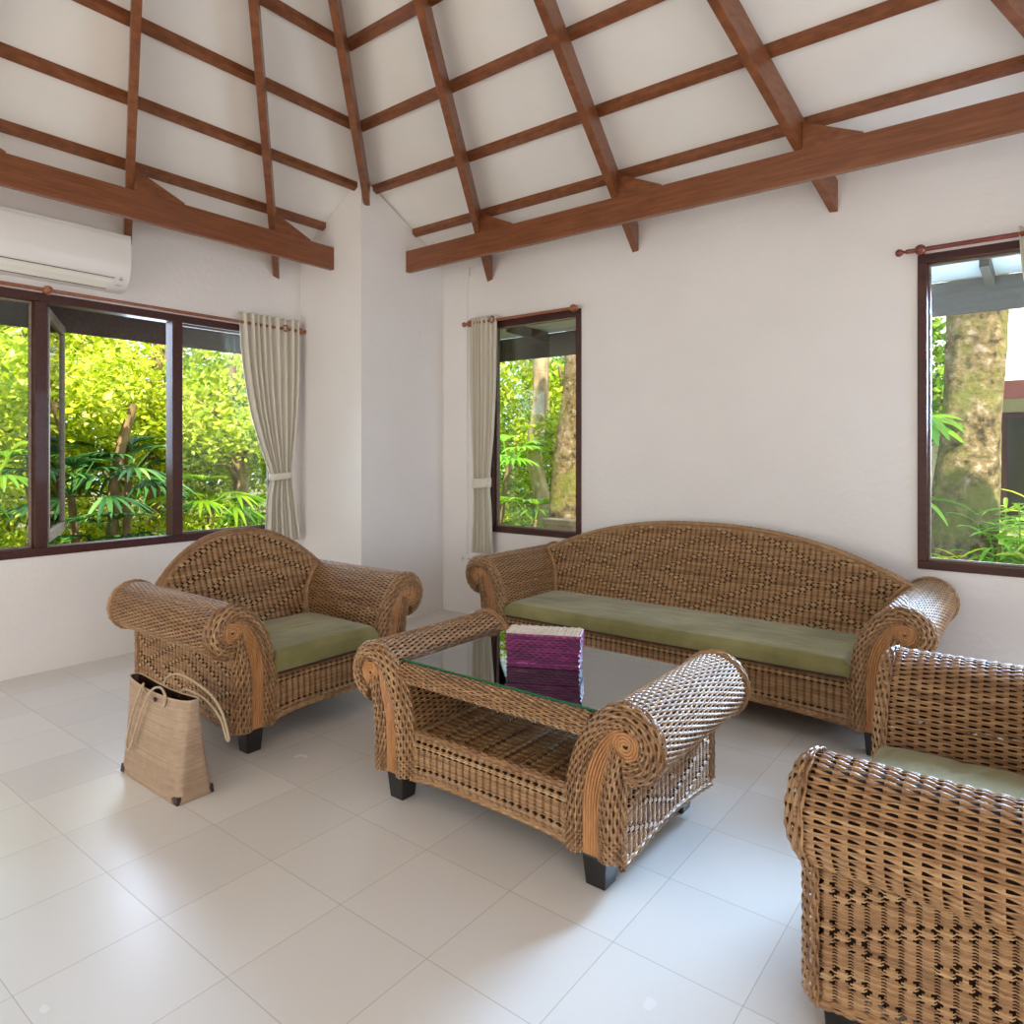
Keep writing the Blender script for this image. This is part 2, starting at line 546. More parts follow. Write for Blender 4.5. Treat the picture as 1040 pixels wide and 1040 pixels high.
def weave(mb, surf, U, V, su=0.036, sv=0.008, ku=6, kv=4, amp=0.0030, rs=0.0050, ref=None, pattern=None, mask=None, seed=0, stake=0.0035, slit='all'):
    """real over-and-under strands: surf(u,v) in metres -> points; strands run along u, stakes along v.
    slit opens the weave between neighbouring strands where they part between two stakes"""
    rng = np.random.default_rng(seed + 11)
    ni = max(1, int(round(U / su))); nj = max(1, int(round(V / sv)))
    off = np.array([0, .13, .36, .64, .87]) if slit else np.arange(kv) / kv
    kv = len(off)
    nu, nv = ni * ku, nj * kv
    gu = np.arange(nu + 1) / ku
    gv = np.concatenate([(np.arange(nj)[:, None] + off[None, :]).ravel(), [nj]])
    jrow = np.concatenate([np.repeat(np.arange(nj), kv), [nj - 1]])
    Ug, Vg = np.meshgrid(gu, gv, indexing='ij')
    JJ = np.broadcast_to(jrow, Ug.shape)
    fv = Vg - JJ
    fracu = Ug - np.floor(Ug)
    iu = np.floor(Ug).astype(int)
    Vs = Vg
    if slit:
        near_lo = fv < 0.5
        bnd = np.where(near_lo, JJ, JJ + 1)
        wgt = np.interp(fv, [0, .13, .36, .5, .64, .87, 1], [0, 1, .45, 0, -.45, -1, 0])
        on = ((iu + bnd) % 2 == 0) if slit == 'alt' else np.ones_like(bnd, bool)
        e = (0.24 if slit == 'alt' else 0.07) * np.sin(PI * fracu)
        Vs = np.clip(Vg + wgt * np.where(on, e, -0.10 * np.sin(PI * fracu) if slit == 'alt' else e), 0, nj)
    P = surf(Ug / ni * U, Vs / nj * V)
    P0 = surf(Ug / ni * U, Vg / nj * V)
    du = np.gradient(P0, axis=0); dv = np.gradient(P0, axis=1)
    N = np.cross(du, dv); N /= np.linalg.norm(N, axis=-1)[..., None] + 1e-12
    flip = False
    if ref is not None:
        R = ref(P) if callable(ref) else np.asarray(ref, float)
        if ((N * (P - R)).sum(-1)).mean() < 0:
            N = -N; flip = True
    phase = np.cos(PI * Ug + PI * JJ) if slit != 'all' else 2 * np.abs(np.cos(PI * Ug)) ** 0.8 - 1
    c = np.sqrt(np.clip(1 - (2 * fv - 1) ** 2, 0, 1)) * rs
    hs = amp * phase + c - (0.0015 if slit else 0)
    fu = np.abs(Ug - np.round(Ug)) * (U / ni)
    hst = np.where(fu < stake, np.sqrt(np.clip(stake ** 2 - fu ** 2, 0, None)) + 0.0005, -1)
    h = np.maximum(hs, hst)
    tone_row = rng.random(nj + 1)
    wav = np.sin(Ug * rng.uniform(.25, .6, nj + 1)[JJ] + rng.uniform(0, 6, nj + 1)[JJ])
    tone = 0.16 + tone_row[JJ] * 0.24 + 0.07 * wav + 0.05 * phase
    keep = np.ones((nu, nv), bool)
    g = 2
    if slit:
        cu = (np.arange(nu) + 0.5) / ku
        k5 = np.tile(np.arange(kv), nj)
        jf = np.repeat(np.arange(nj), kv)
        gap_hi = (k5 == kv - 1); gap_lo = (k5 == 0)
        bnd = np.where(gap_lo, jf, jf + 1)
        fr = cu - np.floor(cu)
        i0 = np.floor(cu).astype(int)
        mid = (fr > 0.17) & (fr < 0.83) if slit == 'alt' else (fr > 0.30) & (fr < 0.70) | (fr < -1)
        if slit == 'alt':
            cond = ((i0[:, None] + bnd[None, :]) % 2 == 0) & mid[:, None]
        else:
            cond = np.broadcast_to(((fr > 0.34) & (fr < 0.66))[:, None], (nu, nv))
        keep &= ~(cond & (gap_hi | gap_lo)[None, :])
    if pattern is not None:
        I = np.floor(Ug + 0.5).astype(int); J = (JJ // g)
        fl = pattern(I, J, ni, max(1, nj // g))
        h = np.where(fl, np.maximum(h, amp * 0.9 + c + 0.0015), h)
        tone = np.where(fl, tone + 0.16, tone)
        cu = (np.arange(nu) + 0.5) / ku
        cv = (gv[:-1] + gv[1:]) / 2
        CU, CV = np.meshgrid(cu, cv, indexing='ij')
        CI = np.floor(CU + 0.5).astype(int); CJ = (CV // g).astype(int)
        row = CV - CJ * g
        d = np.abs(CU - np.round(CU))
        nn = max(1, nj // g)
        up = pattern(CI, CJ + 1, ni, nn) & (row > g - 1.01) & ~pattern(CI, CJ, ni, nn)
        dn = pattern(CI, CJ - 1, ni, nn) & (row < 1.01) & ~pattern(CI, CJ, ni, nn)
        keep &= ~((up | dn) & (d > 0.13) & (d < 0.45))
    if mask is not None:
        Pc = (P[:-1, :-1] + P[1:, 1:]) / 2
        keep &= mask(Pc)
    Pd = P + N * h[..., None]
    idx = np.arange((nu + 1) * (nv + 1)).reshape(nu + 1, nv + 1)
    F = np.stack([idx[:-1, :-1], idx[1:, :-1], idx[1:, 1:], idx[:-1, 1:]], -1)[keep]
    if flip: F = F[:, ::-1]
    used, inv = np.unique(F.ravel(), return_inverse=True)
    mb.add(Pd.reshape(-1, 3)[used], inv.reshape(-1, 4), tone.reshape(-1)[used])
    return mb


def diamonds(P=11, step=7, off=0):
    def f(I, J, ni, nj):
        a = np.abs(I - ni // 2) % (2 * P)
        a = np.minimum(a, 2 * P - a)
        b = np.abs(J - nj // 2 + off)
        return (a + b) % step == 0
    return f


# ------------------------------------------------------------------ room shell
XA, XR, YB, YK = -5.45, 1.75, 4.832, -3.03
WT = 0.16
AP = (-1.85, 0.90)
ZE = 3.33
KA, KB = 0.60, 0.55
ZAP = ZE + KB * (YB - AP[1])

MB().box((XA - WT, YK - WT, -0.12), (XR + WT, YB + WT, 0)).build('floor', M['floor'], kind='structure')


def wall(name, axis, c0, c1, lo, hi, holes, top=3.42):
    """axis 'x': wall at constant x between c0..c1, running along y from lo to hi, with rectangular holes (a0,a1,z0,z1)"""
    mb = MB()
    cuts = sorted({lo, hi, *[h[0] for h in holes], *[h[1] for h in holes]})
    for a, b in zip(cuts[:-1], cuts[1:]):
        zs = [(0.0, top)]
        for h in holes:
            if h[0] <= a + 1e-6 and h[1] >= b - 1e-6:
                zs = [(0.0, h[2]), (h[3], top)]
        for z0, z1 in zs:
            if z1 - z0 < 1e-6: continue
            if axis == 'x': mb.box((c0, a, z0), (c1, b, z1))
            else: mb.box((a, c0, z0), (b, c1, z1))
    return structure(mb.build(name, M['paint']))


WA = (0.85, 3.60, 0.80, 2.60)          # left window opening
WB1 = (-4.02, -3.03, 0.80, 2.69)
WB2 = (-0.625, 0.36, 0.80, 2.70)
wall('wall_left', 'x', XA - WT, XA, YK - WT, YB + WT, [WA], top=3.33)
wall('wall_back', 'y', YB, YB + WT, XA, XR + WT, [WB1, WB2], top=3.33)
wall('wall_right', 'x', XR, XR + WT, YK - WT, YB, [(-1.5, 1.1, 0.0, 2.4), (3.95, 4.7, 0.8, 2.5)], top=3.33)  # openings assumed on this unseen side for the added fill lamps
wall('wall_front', 'y', YK - WT, YK, XA, XR, [(-5.0, -1.6, 0.0, 2.5)], top=3.33)  # assumed opening for the added front fill lamp
# square pillar in the corner, cut to the roof slope on top
XC, YC = -4.592, 3.829


def ceil_z(x, y):
    return min(ZE + KA * (x - XA), ZE + KB * (YB - y), ZE + KA * (XR - x) if True else 9, ZE + KB * (y - YK))


pm = MB()
cs = [(XA, YC), (XC, YC), (XC, YB), (XA, YB)]
pm.hexa([(x, y, 0) for x, y in cs] + [(x, y, ceil_z(x, y) + 0.01) for x, y in cs])
structure(pm.build('wall_corner_pillar', M['paint']))

# pyramid ceiling: four thin slabs
cm = MB()
corners = [(XA, YB), (XR, YB), (XR, YK), (XA, YK)]
for i in range(4):
    a, b = corners[i], corners[(i + 1) % 4]
    v = [(a[0], a[1], ZE), (b[0], b[1], ZE), (AP[0], AP[1], ZAP)]
    w = [(p[0], p[1], p[2] + 0.05) for p in v]
    cm.f_tri(v + w, [(0, 1, 2), (5, 4, 3), (0, 3, 4), (0, 4, 1), (1, 4, 5), (1, 5, 2), (2, 5, 3), (2, 3, 0)])
structure(cm.build('ceiling', M['ceiling']))
# overhanging roof above it
rm = MB()
OV = 0.95
rc = [(XA - OV, YB + OV, ), (XR + OV, YB + OV), (XR + OV, YK - OV), (XA - OV, YK - OV)]
zo = ZE - 0.575 * OV + 0.10
for i in range(4):
    a, b = rc[i], rc[(i + 1) % 4]
    v = [(a[0], a[1], zo), (b[0], b[1], zo), (AP[0], AP[1], ZAP + 0.12)]
    w = [(p[0], p[1], p[2] + 0.08) for p in v]
    rm.f_tri(v + w, [(0, 1, 2), (5, 4, 3), (0, 3, 4), (0, 4, 1), (1, 4, 5), (1, 5, 2), (2, 5, 3), (2, 3, 0)])
structure(rm.build('ceiling_overhang', M['ceiling']))
# fascia boards round the eaves
FZ0, FZ1 = 2.50, 2.90
fm = MB()
fm.box((XA - OV - 0.02, YK - OV, FZ0), (XA - OV + 0.015, YB + OV, FZ1))
structure(fm.build('trim_1', M['fascia']))
fm = MB()
fm.box((XA - OV, YB + OV - 0.155, 2.46), (XR + OV, YB + OV - 0.12, 2.69))
structure(fm.build('trim_2', M['fascia_grey']))
# white soffit board behind the grey fascia
structure(MB().box((XA, YB + WT, 2.70), (XR, YB + OV - 0.12, 2.72)).build('trim_3', M['paint']))
# dark soffit over the left window
structure(MB().box((XA - OV, YK, 2.88), (XA - WT, YB + 0.4, 2.90)).build('trim_4', M['fascia']))


# ------------------------------------------------------------------ windows
def framed_window(name, axis, plane, lo, hi, z0, z1, mullions, glass_panels, fw=0.06, depth=0.10, zf=None):
    e = empty(name, ((plane, (lo + hi) / 2, z0) if axis == 'x' else ((lo + hi) / 2, plane, z0)))
    e['kind'] = 'structure'
    ox, oy, oz = e.location

    def bx(mb, a0, a1, zz0, zz1, d0, d1):
        if axis == 'x': mb.box((plane - d0 - ox, a0 - oy, zz0 - oz), (plane - d1 - ox, a1 - oy, zz1 - oz))
        else: mb.box((a0 - ox, plane + d0 - oy, zz0 - oz), (a1 - ox, plane + d1 - oy, zz1 - oz))
    f = MB()
    bx(f, lo, hi, z0, z0 + fw, -0.012, depth)
    bx(f, lo, hi, z1 - fw, z1, -0.012, depth)
    bx(f, lo, lo + fw, z0 + fw, z1 - fw, -0.012, depth)
    bx(f, hi - fw, hi, z0 + fw, z1 - fw, -0.012, depth)
    f.build('window_frame', M['frame'], e, bevel=0.004)
    for (a, b) in mullions:
        m_ = MB(); bx(m_, a, b, z0 + fw, z1 - fw, -0.012, depth); m_.build('mullion', M['frame'], e, bevel=0.004)
    for (a, b) in glass_panels:
        st = MB()
        w = 0.013
        bx(st, a, b, z0 + fw, z0 + fw + w, depth - 0.055, depth - 0.02)
        bx(st, a, b, z1 - fw - w, z1 - fw, depth - 0.055, depth - 0.02)
        bx(st, a, a + w, z0 + fw + w, z1 - fw - w, depth - 0.055, depth - 0.02)
        bx(st, b - w, b, z0 + fw + w, z1 - fw - w, depth - 0.055, depth - 0.02)
        so = st.build('sash', M['frame_lit'], e, bevel=0.003)
        g = MB(); bx(g, a + w, b - w, z0 + fw + w, z1 - fw - w, depth - 0.041, depth - 0.036)
        g.build('pane', M['glass'], so)
    return e


w1 = framed_window('window_1', 'x', XA, WA[0], WA[1], 0.795, 2.60, [(1.71, 1.785), (2.645, 2.725)],
                   [(0.91, 1.71), (2.725, 3.54)])
# the middle casement, hinged on the first mullion and standing open outwards
hinge = (XA - 0.10, 1.81)
tip = (XA - 0.90, 2.19)
dx, dy = tip[0] - hinge[0], tip[1] - hinge[1]
ln = math.hypot(dx, dy); ux, uy = dx / ln, dy / ln; nx, ny = -uy, ux
ox, oy, oz = w1.location


def sash_bar(mb, s0, s1, z0, z1, t=0.02):
    v = []
    for z in (z0, z1):
        for s, k in ((s0, -t), (s1, -t), (s1, t), (s0, t)):
            v.append((hinge[0] + ux * s + nx * k - ox, hinge[1] + uy * s + ny * k - oy, z - oz))
    mb.hexa(v)


sb = MB()
za, zb_ = 0.87, 2.53
sash_bar(sb, 0, ln, za, za + 0.075); sash_bar(sb, 0, ln, zb_ - 0.075, zb_)
sash_bar(sb, 0, 0.055, za + 0.075, zb_ - 0.075); sash_bar(sb, ln - 0.055, ln, za + 0.075, zb_ - 0.075)
cas = sb.build('open_casement', M['frame_lit'], w1, bevel=0.003)
g = MB(); sash_bar(g, 0.055, ln - 0.055, za + 0.075, zb_ - 0.075, 0.0025); g.build('pane', M['glass'], cas)

framed_window('window_2', 'y', YB, WB1[0], WB1[1], 0.79, 2.695, [], [(WB1[0] + 0.05, WB1[1] - 0.05)], fw=0.05)
framed_window('window_3', 'y', YB, WB2[0], WB2[1], 0.80, 2.705, [], [(WB2[0] + 0.05, WB2[1] - 0.05)], fw=0.05)

# ------------------------------------------------------------------ roof timbers
ZR = 3.07          # rafter underside where it meets the wall


def rafter(tipx, tipy, label, onB, t_up=0.93, tail=True):
    dx, dy = AP[0] - tipx, AP[1] - tipy
    ln = math.hypot(dx, dy); ux, uy = dx / ln, dy / ln; nx, ny = -uy, ux
    w = 0.026
    rise = (ZAP - ZE) / ln
    e = empty('rafter', (tipx, tipy, ZR))
    v = []
    hgt = 0.205
    # plumb-cut tail against the wall
    pts = [(0.0, 0.0), (ln * t_up, rise * ln * t_up), (ln * t_up, rise * ln * t_up + hgt), (0.0, hgt)]
    for k in (-w, w):
        for s, z in pts:
            # cut flush with the wall plane: shift start along s so that each side touches the wall
            if s == 0.0:
                if onB == 'B': s = (0 + ny * -k) / uy if abs(uy) > 1e-6 else 0
                elif onB == 'A': s = (0 + nx * -k) / ux
                z0 = z + rise * s
            else: z0 = z
            v.append((ux * s + nx * k, uy * s + ny * k, z0))
    mb = MB()
    mb.hexa([v[0], v[1], v[5], v[4], v[3], v[2], v[6], v[7]])
    # small moulding along the lower edge
    mb2 = []
    o = mb.build('timber', M['beam'], e, bevel=0.004)
    tag(e, label, 'rafter', 'rafters under the white ceiling')
    return e


Btips = [(-4.01, 'brown rafter on the window wall side nearest the corner pillar'),
         (-2.535, 'brown rafter meeting the long wall right of the narrow curtained window'),
         (-1.10, 'brown rafter meeting the long wall between the two narrow windows, nearer the right one'),
         (0.35, 'brown rafter cut off by the top right corner of the view')]
for x, lb in Btips: rafter(x, YB, lb, 'B')
Atips = [(3.575, 'slim brown rafter on the left slope nearest the corner pillar'),
         (2.315, 'brown rafter on the left slope ending beside the air conditioner'),
         (1.05, 'brown rafter on the left slope past the left edge of the view')]
for y, lb in Atips: rafter(XA, y, lb, 'A')
# hip rafter running down to the pillar edge
e = empty('hip_rafter', (-4.60, 3.90, 0))
dx, dy = AP[0] + 4.60, AP[1] - 3.90
ln = math.hypot(dx, dy); ux, uy = dx / ln, dy / ln; nx, ny = -uy, ux
v = []
zc = lambda s: min(ZE + KA * (-4.60 + ux * s - XA), ZE + KB * (YB - (3.90 + uy * s)))
for k in (-0.026, 0.026):
    for s, dz in ((0.02, -0.235), (ln * 0.93, -0.26), (ln * 0.93, -0.05), (0.02, -0.05)):
        v.append((ux * s + nx * k, uy * s + ny * k, zc(s) + dz))
MB().hexa([v[0], v[1], v[5], v[4], v[3], v[2], v[6], v[7]]).build('timber', M['beam'], e, bevel=0.004)
tag(e, 'slender hip rafter running down the ceiling fold to the white corner pillar', 'rafter')

BZ0, BZ1 = 3.14, 3.332


def gusset(mb, a, length, h, axis, plane, thick, zt):
    poly = [(a, zt - 0.002), (a + length, zt - 0.002), (a + length, zt + 0.004), (a, zt + h)]
    if axis == 'B':
        mb.hexa([(a, plane, zt), (a + length, plane, zt), (a + length, plane + thick, zt), (a, plane + thick, zt),
                 (a, plane, zt + h), (a + length, plane, zt + 0.008), (a + length, plane + thick, zt + 0.008), (a, plane + thick, zt + h)])
    else:
        mb.hexa([(plane, a, zt), (plane, a + length, zt), (plane - thick, a + length, zt), (plane - thick, a, zt),
                 (plane, a, zt + h), (plane, a + length, zt + 0.008), (plane - thick, a + length, zt + 0.008), (plane - thick, a, zt + h)])


def tipline(tx, ty, s_axis, val):
    t = (val - ty) / (AP[1] - ty) if s_axis == 'y' else (val - tx) / (AP[0] - tx)
    return (tx + (AP[0] - tx) * t, ty + (AP[1] - ty) * t)


eb = empty('roof_beam', ((XC + XR) / 2, 4.365, BZ0))
mb = MB().box((XC - 0.0, 4.34, BZ0), (XR, 4.39, BZ1))
mb.v[0] -= np.array(eb.location); mb.build('beam', M['beam_x'], eb, bevel=0.005)
for x, _ in Btips:
    gx = tipline(x, YB, 'y', 4.34)[0] + 0.028
    g = MB(); gusset(g, gx, 0.335, 0.16, 'B', 4.34, 0.05, BZ1); g.v[0] -= np.array(eb.location); g.build('gusset', M['beam'], eb, bevel=0.003)
tag(eb, 'long brown beam with wedge blocks crossing above the sofa wall', 'beam')
ea = empty('roof_beam', (-4.98, 0.6, 3.115))
mb = MB().box((-5.006, YK, 3.115), (-4.956, YC, 3.312))
mb.v[0] -= np.array(ea.location); mb.build('beam', M['beam_y'], ea, bevel=0.005)
for y, _ in Atips:
    gy = tipline(XA, y, 'x', -4.956)[1] + 0.03
    g = MB(); gusset(g, gy, 0.35, 0.15, 'A', -4.956, 0.05, 3.312); g.v[0] -= np.array(ea.location); g.build('gusset', M['beam'], ea, bevel=0.003)
tag(ea, 'long brown beam with wedge blocks crossing above the air conditioner', 'beam')

names = ['lowest', 'second lowest', 'third lowest', 'fourth', 'fifth', 'sixth']
for k in range(6):
    y = 4.443 - 0.4685 * k
    z = ZE + KB * (YB - y)
    hipx = XA + (YB - y) * KB / KA
    x0 = XC + 0.0 if k == 0 else hipx + 0.02
    x1 = XR - (YB - y) * KB / KA
    e = empty('purlin', (x0, y, z))
    v = [(0, -0.022, -0.046 + 0.012), (x1 - x0, -0.022, -0.046 + 0.012), (x1 - x0, 0.022, -0.046 - 0.012), (0, 0.022, -0.046 - 0.012),
         (0, -0.022, 0.012), (x1 - x0, -0.022, 0.012), (x1 - x0, 0.022, -0.012), (0, 0.022, -0.012)]
    o = MB().hexa(v).build('batten', M['beam'], e, bevel=0.003)
    vis = ['', '', '', '', ' near the top edge', ' high up']
    tag(e, f'{names[k]} slim brown purlin along the slope above the sofa', 'purlin', 'purlins on the sofa side slope')
    x = XA + (YB - y) * KB / KA
    y1 = YC if k == 0 else AP[1] + (YB - AP[1]) * (AP[0] - x) / (AP[0] - XA) - 0.02
    y0 = YK + (YB - y)
    e = empty('purlin', (x, y0, z))
    v = [(0.022, 0, -0.034), (0.022, y1 - y0, -0.034), (-0.022, y1 - y0, -0.058), (-0.022, 0, -0.058),
         (0.022, 0, 0.012), (0.022, y1 - y0, 0.012), (-0.022, y1 - y0, -0.012), (-0.022, 0, -0.012)]
    MB().hexa(v).build('batten', M['beam'], e, bevel=0.003)
    tag(e, f'{names[k]} slim brown purlin along the slope above the wide left window', 'purlin', 'purlins on the left slope')


# ------------------------------------------------------------------ wicker furniture
def tube_surf(path, r):
    """returns surf(u,v) for a tube along a path (metres), v around the circumference"""
    P = np.asarray(path, float)
    A = arclen(P)
    T = np.gradient(P, axis=0); T /= np.linalg.norm(T, axis=1)[:, None]
    up = np.array([0, 1.0, 0]) if abs(T[len(T) // 2][1]) < 0.8 else np.array([0, 0, 1.0])

    def f(u, v):
        a = np.clip(u / A[-1], 0, 1) * A[-1]
        p = np.stack([np.interp(a, A, P[:, k]) for k in range(3)], -1)
        t = np.stack([np.interp(a, A, T[:, k]) for k in range(3)], -1)
        n1 = np.cross(t, up); n1 /= np.linalg.norm(n1, axis=-1)[..., None] + 1e-9
        n2 = np.cross(t, n1)
        th = v / r
        return p + r * (np.cos(th)[..., None] * n1 + np.sin(th)[..., None] * n2)
    return f, A[-1], 2 * PI * r, P


def wtube(mb, path, r, su=0.03, sv=0.0075, ku=5, kv=3, seed=0):
    f, U, V, P = tube_surf(path, r)

    def ref(Q):
        # nearest point on the path, coarse
        s = Q.shape
        q = Q.reshape(-1, 3)
        best = np.zeros_like(q); bd = np.full(len(q), 1e9)
        for c in P[::max(1, len(P) // 60)]:
            d = ((q - c) ** 2).sum(1); m_ = d < bd
            bd[m_] = d[m_]; best[m_] = c
        return best.reshape(s)
    return weave(mb, f, U, V, su, sv, ku, kv, amp=0.0022, rs=0.0035, ref=ref, seed=seed, stake=0.0, slit=None if r < 0.03 else 'alt')


ROLL = [(0, .125), (0, .25), (0, .36), (.004, .43), (.022, .52), (.06, .615), (.115, .69), (.172, .735), (.235, .753), (.30, .735), (.345, .69), (.362, .628), (.345, .565), (.30, .518), (.25, .503)]
I1 = [(.072, .125), (.072, .25), (.072, .36), (.075, .43), (.09, .515), (.12, .59), (.155, .64), (.19, .67), (.235, .685), (.268, .672), (.288, .65), (.292, .625), (.285, .60), (.265, .582), (.235, .572)]
I2 = [(.135, .125), (.135, .25), (.136, .36), (.141, .43), (.155, .50), (.17, .55), (.180, .595), (.188, .63)]
O2 = [(.215, .125), (.215, .25), (.215, .36), (.216, .43), (.220, .48), (.228, .52), (.24, .55), (.255, .575)]


def arm(parent, side, inner, D, dz=0.0, seed=0, label=None):
    """one scroll arm: side=+1 right, -1 left; front at y=0, back at y=D; dz lowers the whole scroll"""
    zb = 0.125 if dz == 0 else 0.105

    def to3(p, y):
        p = np.asarray(p, float)
        a, z = p[..., 0], p[..., 1]
        zz = np.maximum(zb, z + np.where(z > 0.3, dz, dz * (z - .125) / .175))
        return np.stack([side * (inner + a), np.broadcast_to(y, a.shape), zz], -1)
    # rolled skin
    O = resample(ROLL, 200)
    Oc = O[O[:, 1] > 0.20] if False else O
    LV = arclen(O)[-1]
    mb = MB()
    cen = np.array([0.20, 0.55])

    def roll(u, v):
        return to3(interp_curve(Oc, v / LV), u)
    # the skin bulges away from the middle of the arm
    midz = 0.50 + dz

    def ref(P):
        R = P.copy()
        zc_ = np.clip(P[..., 2], 0.15, 0.63 + dz)
        R[..., 0] = side * (inner + np.where(zc_ > 0.5 + dz, 0.235, 0.11))
        R[..., 2] = zc_
        return R
    weave(mb, roll, D, LV, 0.036, 0.0098, 6, 4, amp=0.0035, rs=0.0058, ref=ref, seed=seed, slit='alt')
    ao = mb.build('armrest', M['wicker'], parent, smooth=True)
    shade_liner = MB()  # dark filler added so the arm's weave holes look shaded
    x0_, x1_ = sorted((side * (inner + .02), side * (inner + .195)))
    shade_liner.box((x0_, 0.02, zb + 0.045), (x1_, D - 0.02, 0.50 + dz))
    shade_liner.tube([(side * (inner + .225), 0.012, 0.62 + dz), (side * (inner + .225), D - 0.015, 0.62 + dz)], 0.108, 24)
    shade_liner.build('arm_shade_liner', M['shade_liner'], ao)
    # outer side panel, with a raised curved lower edge
    mb = MB()
    zt = 0.53 + dz

    def sidep(u, v):
        zl = zb + 0.035 * np.sin(PI * np.clip(u / D, 0, 1))
        z = zl + v / (zt - zb) * (zt - zl)
        return np.stack([np.full_like(u, side * (inner + .212)), u, z], -1)
    weave(mb, sidep, D, zt - zb, 0.036, 0.0080, 6, 4, ref=lambda P: P - np.array([side * 1.0, 0, 0]), seed=seed + 1, pattern=diamonds(12, 6, 1))
    yy = np.linspace(0.01, D, 60)
    wtube(mb, np.stack([0 * yy + side * (inner + .212), yy, zb + 0.035 * np.sin(PI * yy / D)], 1), 0.010, 0.026, 0.0075, seed=seed + 4)
    mb.build('side_panel', M['wicker'], parent, smooth=True)
    # front scroll bands
    mb = MB()
    n = 220

    def band(Oc, Ic, fwd=0.030, back=0.022, rev=False):
        O_ = resample(Oc, n); I_ = resample(Ic, n)
        mid = (O_ + I_) / 2
        U = arclen(mid)[-1]
        wid = np.linalg.norm(O_ - I_, axis=1).mean()
        V = wid * 1.25 + 0.02
        t = np.linspace(0, 1, n)
        ta = arclen(mid) / U

        def f(u, v):
            tt = np.interp(u / U, ta, t)
            o = np.stack([np.interp(tt, t, O_[:, k]) for k in (0, 1)], -1)
            i_ = np.stack([np.interp(tt, t, I_[:, k]) for k in (0, 1)], -1)
            th = PI * (0.0 + v / V)
            lat = (1 - np.cos(th)) / 2
            p = o * (1 - lat)[..., None] + i_ * lat[..., None]
            # spill a little over the outer edge
            dirn = (o - i_); dirn /= np.linalg.norm(dirn, axis=-1)[..., None] + 1e-9
            p = p + dirn * (0.010 * np.clip(np.cos(th), 0, 1))[..., None]
            y = -fwd * np.sin(th) + back * np.clip(np.cos(th), 0, 1)
            q = to3(p, 0.0)
            q[..., 1] = y
            return q
        return f, U, V
    f, U, V = band(ROLL, I1)
    weave(mb, f, U, V, 0.028, 0.0080, 6, 4, amp=0.0030, slit='alt', ref=lambda P: P * np.array([1, 0, 1]) + np.array([0, 0.08, 0]), seed=seed + 2)
    f, U, V = band(O2, I2)
    weave(mb, f, U, V, 0.028, 0.0080, 6, 4, amp=0.0030, slit='alt', ref=lambda P: P * np.array([1, 0, 1]) + np.array([0, 0.08, 0]), seed=seed + 3)
    mb.build('scroll_band', M['wicker'], ao, smooth=True)
    # flat backing of the scroll and of the far end
    for yy, nm in ((0.004, 'front_board'), (D - 0.012, 'end_board')):
        poly = list(resample(ROLL, 60)) + [(.225, .50), (.212, .48), (.212, .3), (.212, .125)]
        poly = [tuple(p) for p in poly]
        P0 = to3(np.array(poly), yy); P1 = to3(np.array(poly), yy + 0.008)
        b = MB()
        # split: leg rectangle and scroll disc fan so that no face folds over
        leg_i = [k for k, p in enumerate(poly)]
        c2 = to3(np.array([[.12, .50]]), yy)[0]
        nP = len(poly)
        V3 = np.concatenate([P0, P1, [to3(np.array([.13, .56]), yy), to3(np.array([.13, .56]), yy + 0.008)]])
        tr = []
        for k in range(nP):
            k2 = (k + 1) % nP
            tr += [(k, k2, 2 * nP), (nP + k2, nP + k, 2 * nP + 1)]
        b.f_tri(V3, tr)
        b.add(np.concatenate([P0, P1]), [(k, (k + 1) % nP, nP + (k + 1) % nP, nP + k) for k in range(nP)])
        b.build(nm, M['panel'], ao)
    # braided rim round the back end of the roll
    mb = MB()
    rim = to3(resample(ROLL, 120), D + 0.004)
    wtube(mb, rim, 0.014, 0.026, 0.0075, seed=seed + 5)
    outer = to3(np.array([(.212, .50), (.212, .3), (.212, .13)]), D + 0.004)
    wtube(mb, resample(outer, 30), 0.014, 0.026, 0.0075, seed=seed + 6)
    mb.build('end_rim', M['wicker'], ao, smooth=True)
    # smooth rattan poles inlaid in the leg, and their coil
    a = resample(I1[:9], 60); b_ = resample(I2, 60)
    mb = MB()
    for k in range(6):
        w = (k + 0.5) / 6
        c = a * (1 - w) + b_ * w
        if k >= 1: c = c[:60 - 2 * k]
        mb.tube(to3(c, -0.008), np.linspace(0.0062, 0.0048, len(c)), 8, tone=0.4 + 0.1 * (k % 2))
    mb.build('rattan_inlay', M['pole'], ao, smooth=True)
    th = np.linspace(0.5, 2 * PI * 4.2, 170)
    rr = 0.006 + 0.046 * th / th[-1]
    cc = np.stack([.237 + rr * np.cos(th), .629 + rr * np.sin(th)], 1)
    mb = MB().tube(to3(cc, -0.012), 0.0062, 8)
    mb.build('scroll_coil', M['pole'], ao, smooth=True)
    return ao


def foot(parent, x, y, h, top=0.048, bot=0.038):
    mb = MB()
    mb.hexa([(x - bot, y - bot, 0), (x + bot, y - bot, 0), (x + bot, y + bot, 0), (x - bot, y + bot, 0),
             (x - top, y - top, h), (x + top, y - top, h), (x + top, y + top, h), (x - top, y + top, h)])
    return mb.build('leg', M['foot'], parent, bevel=0.004)


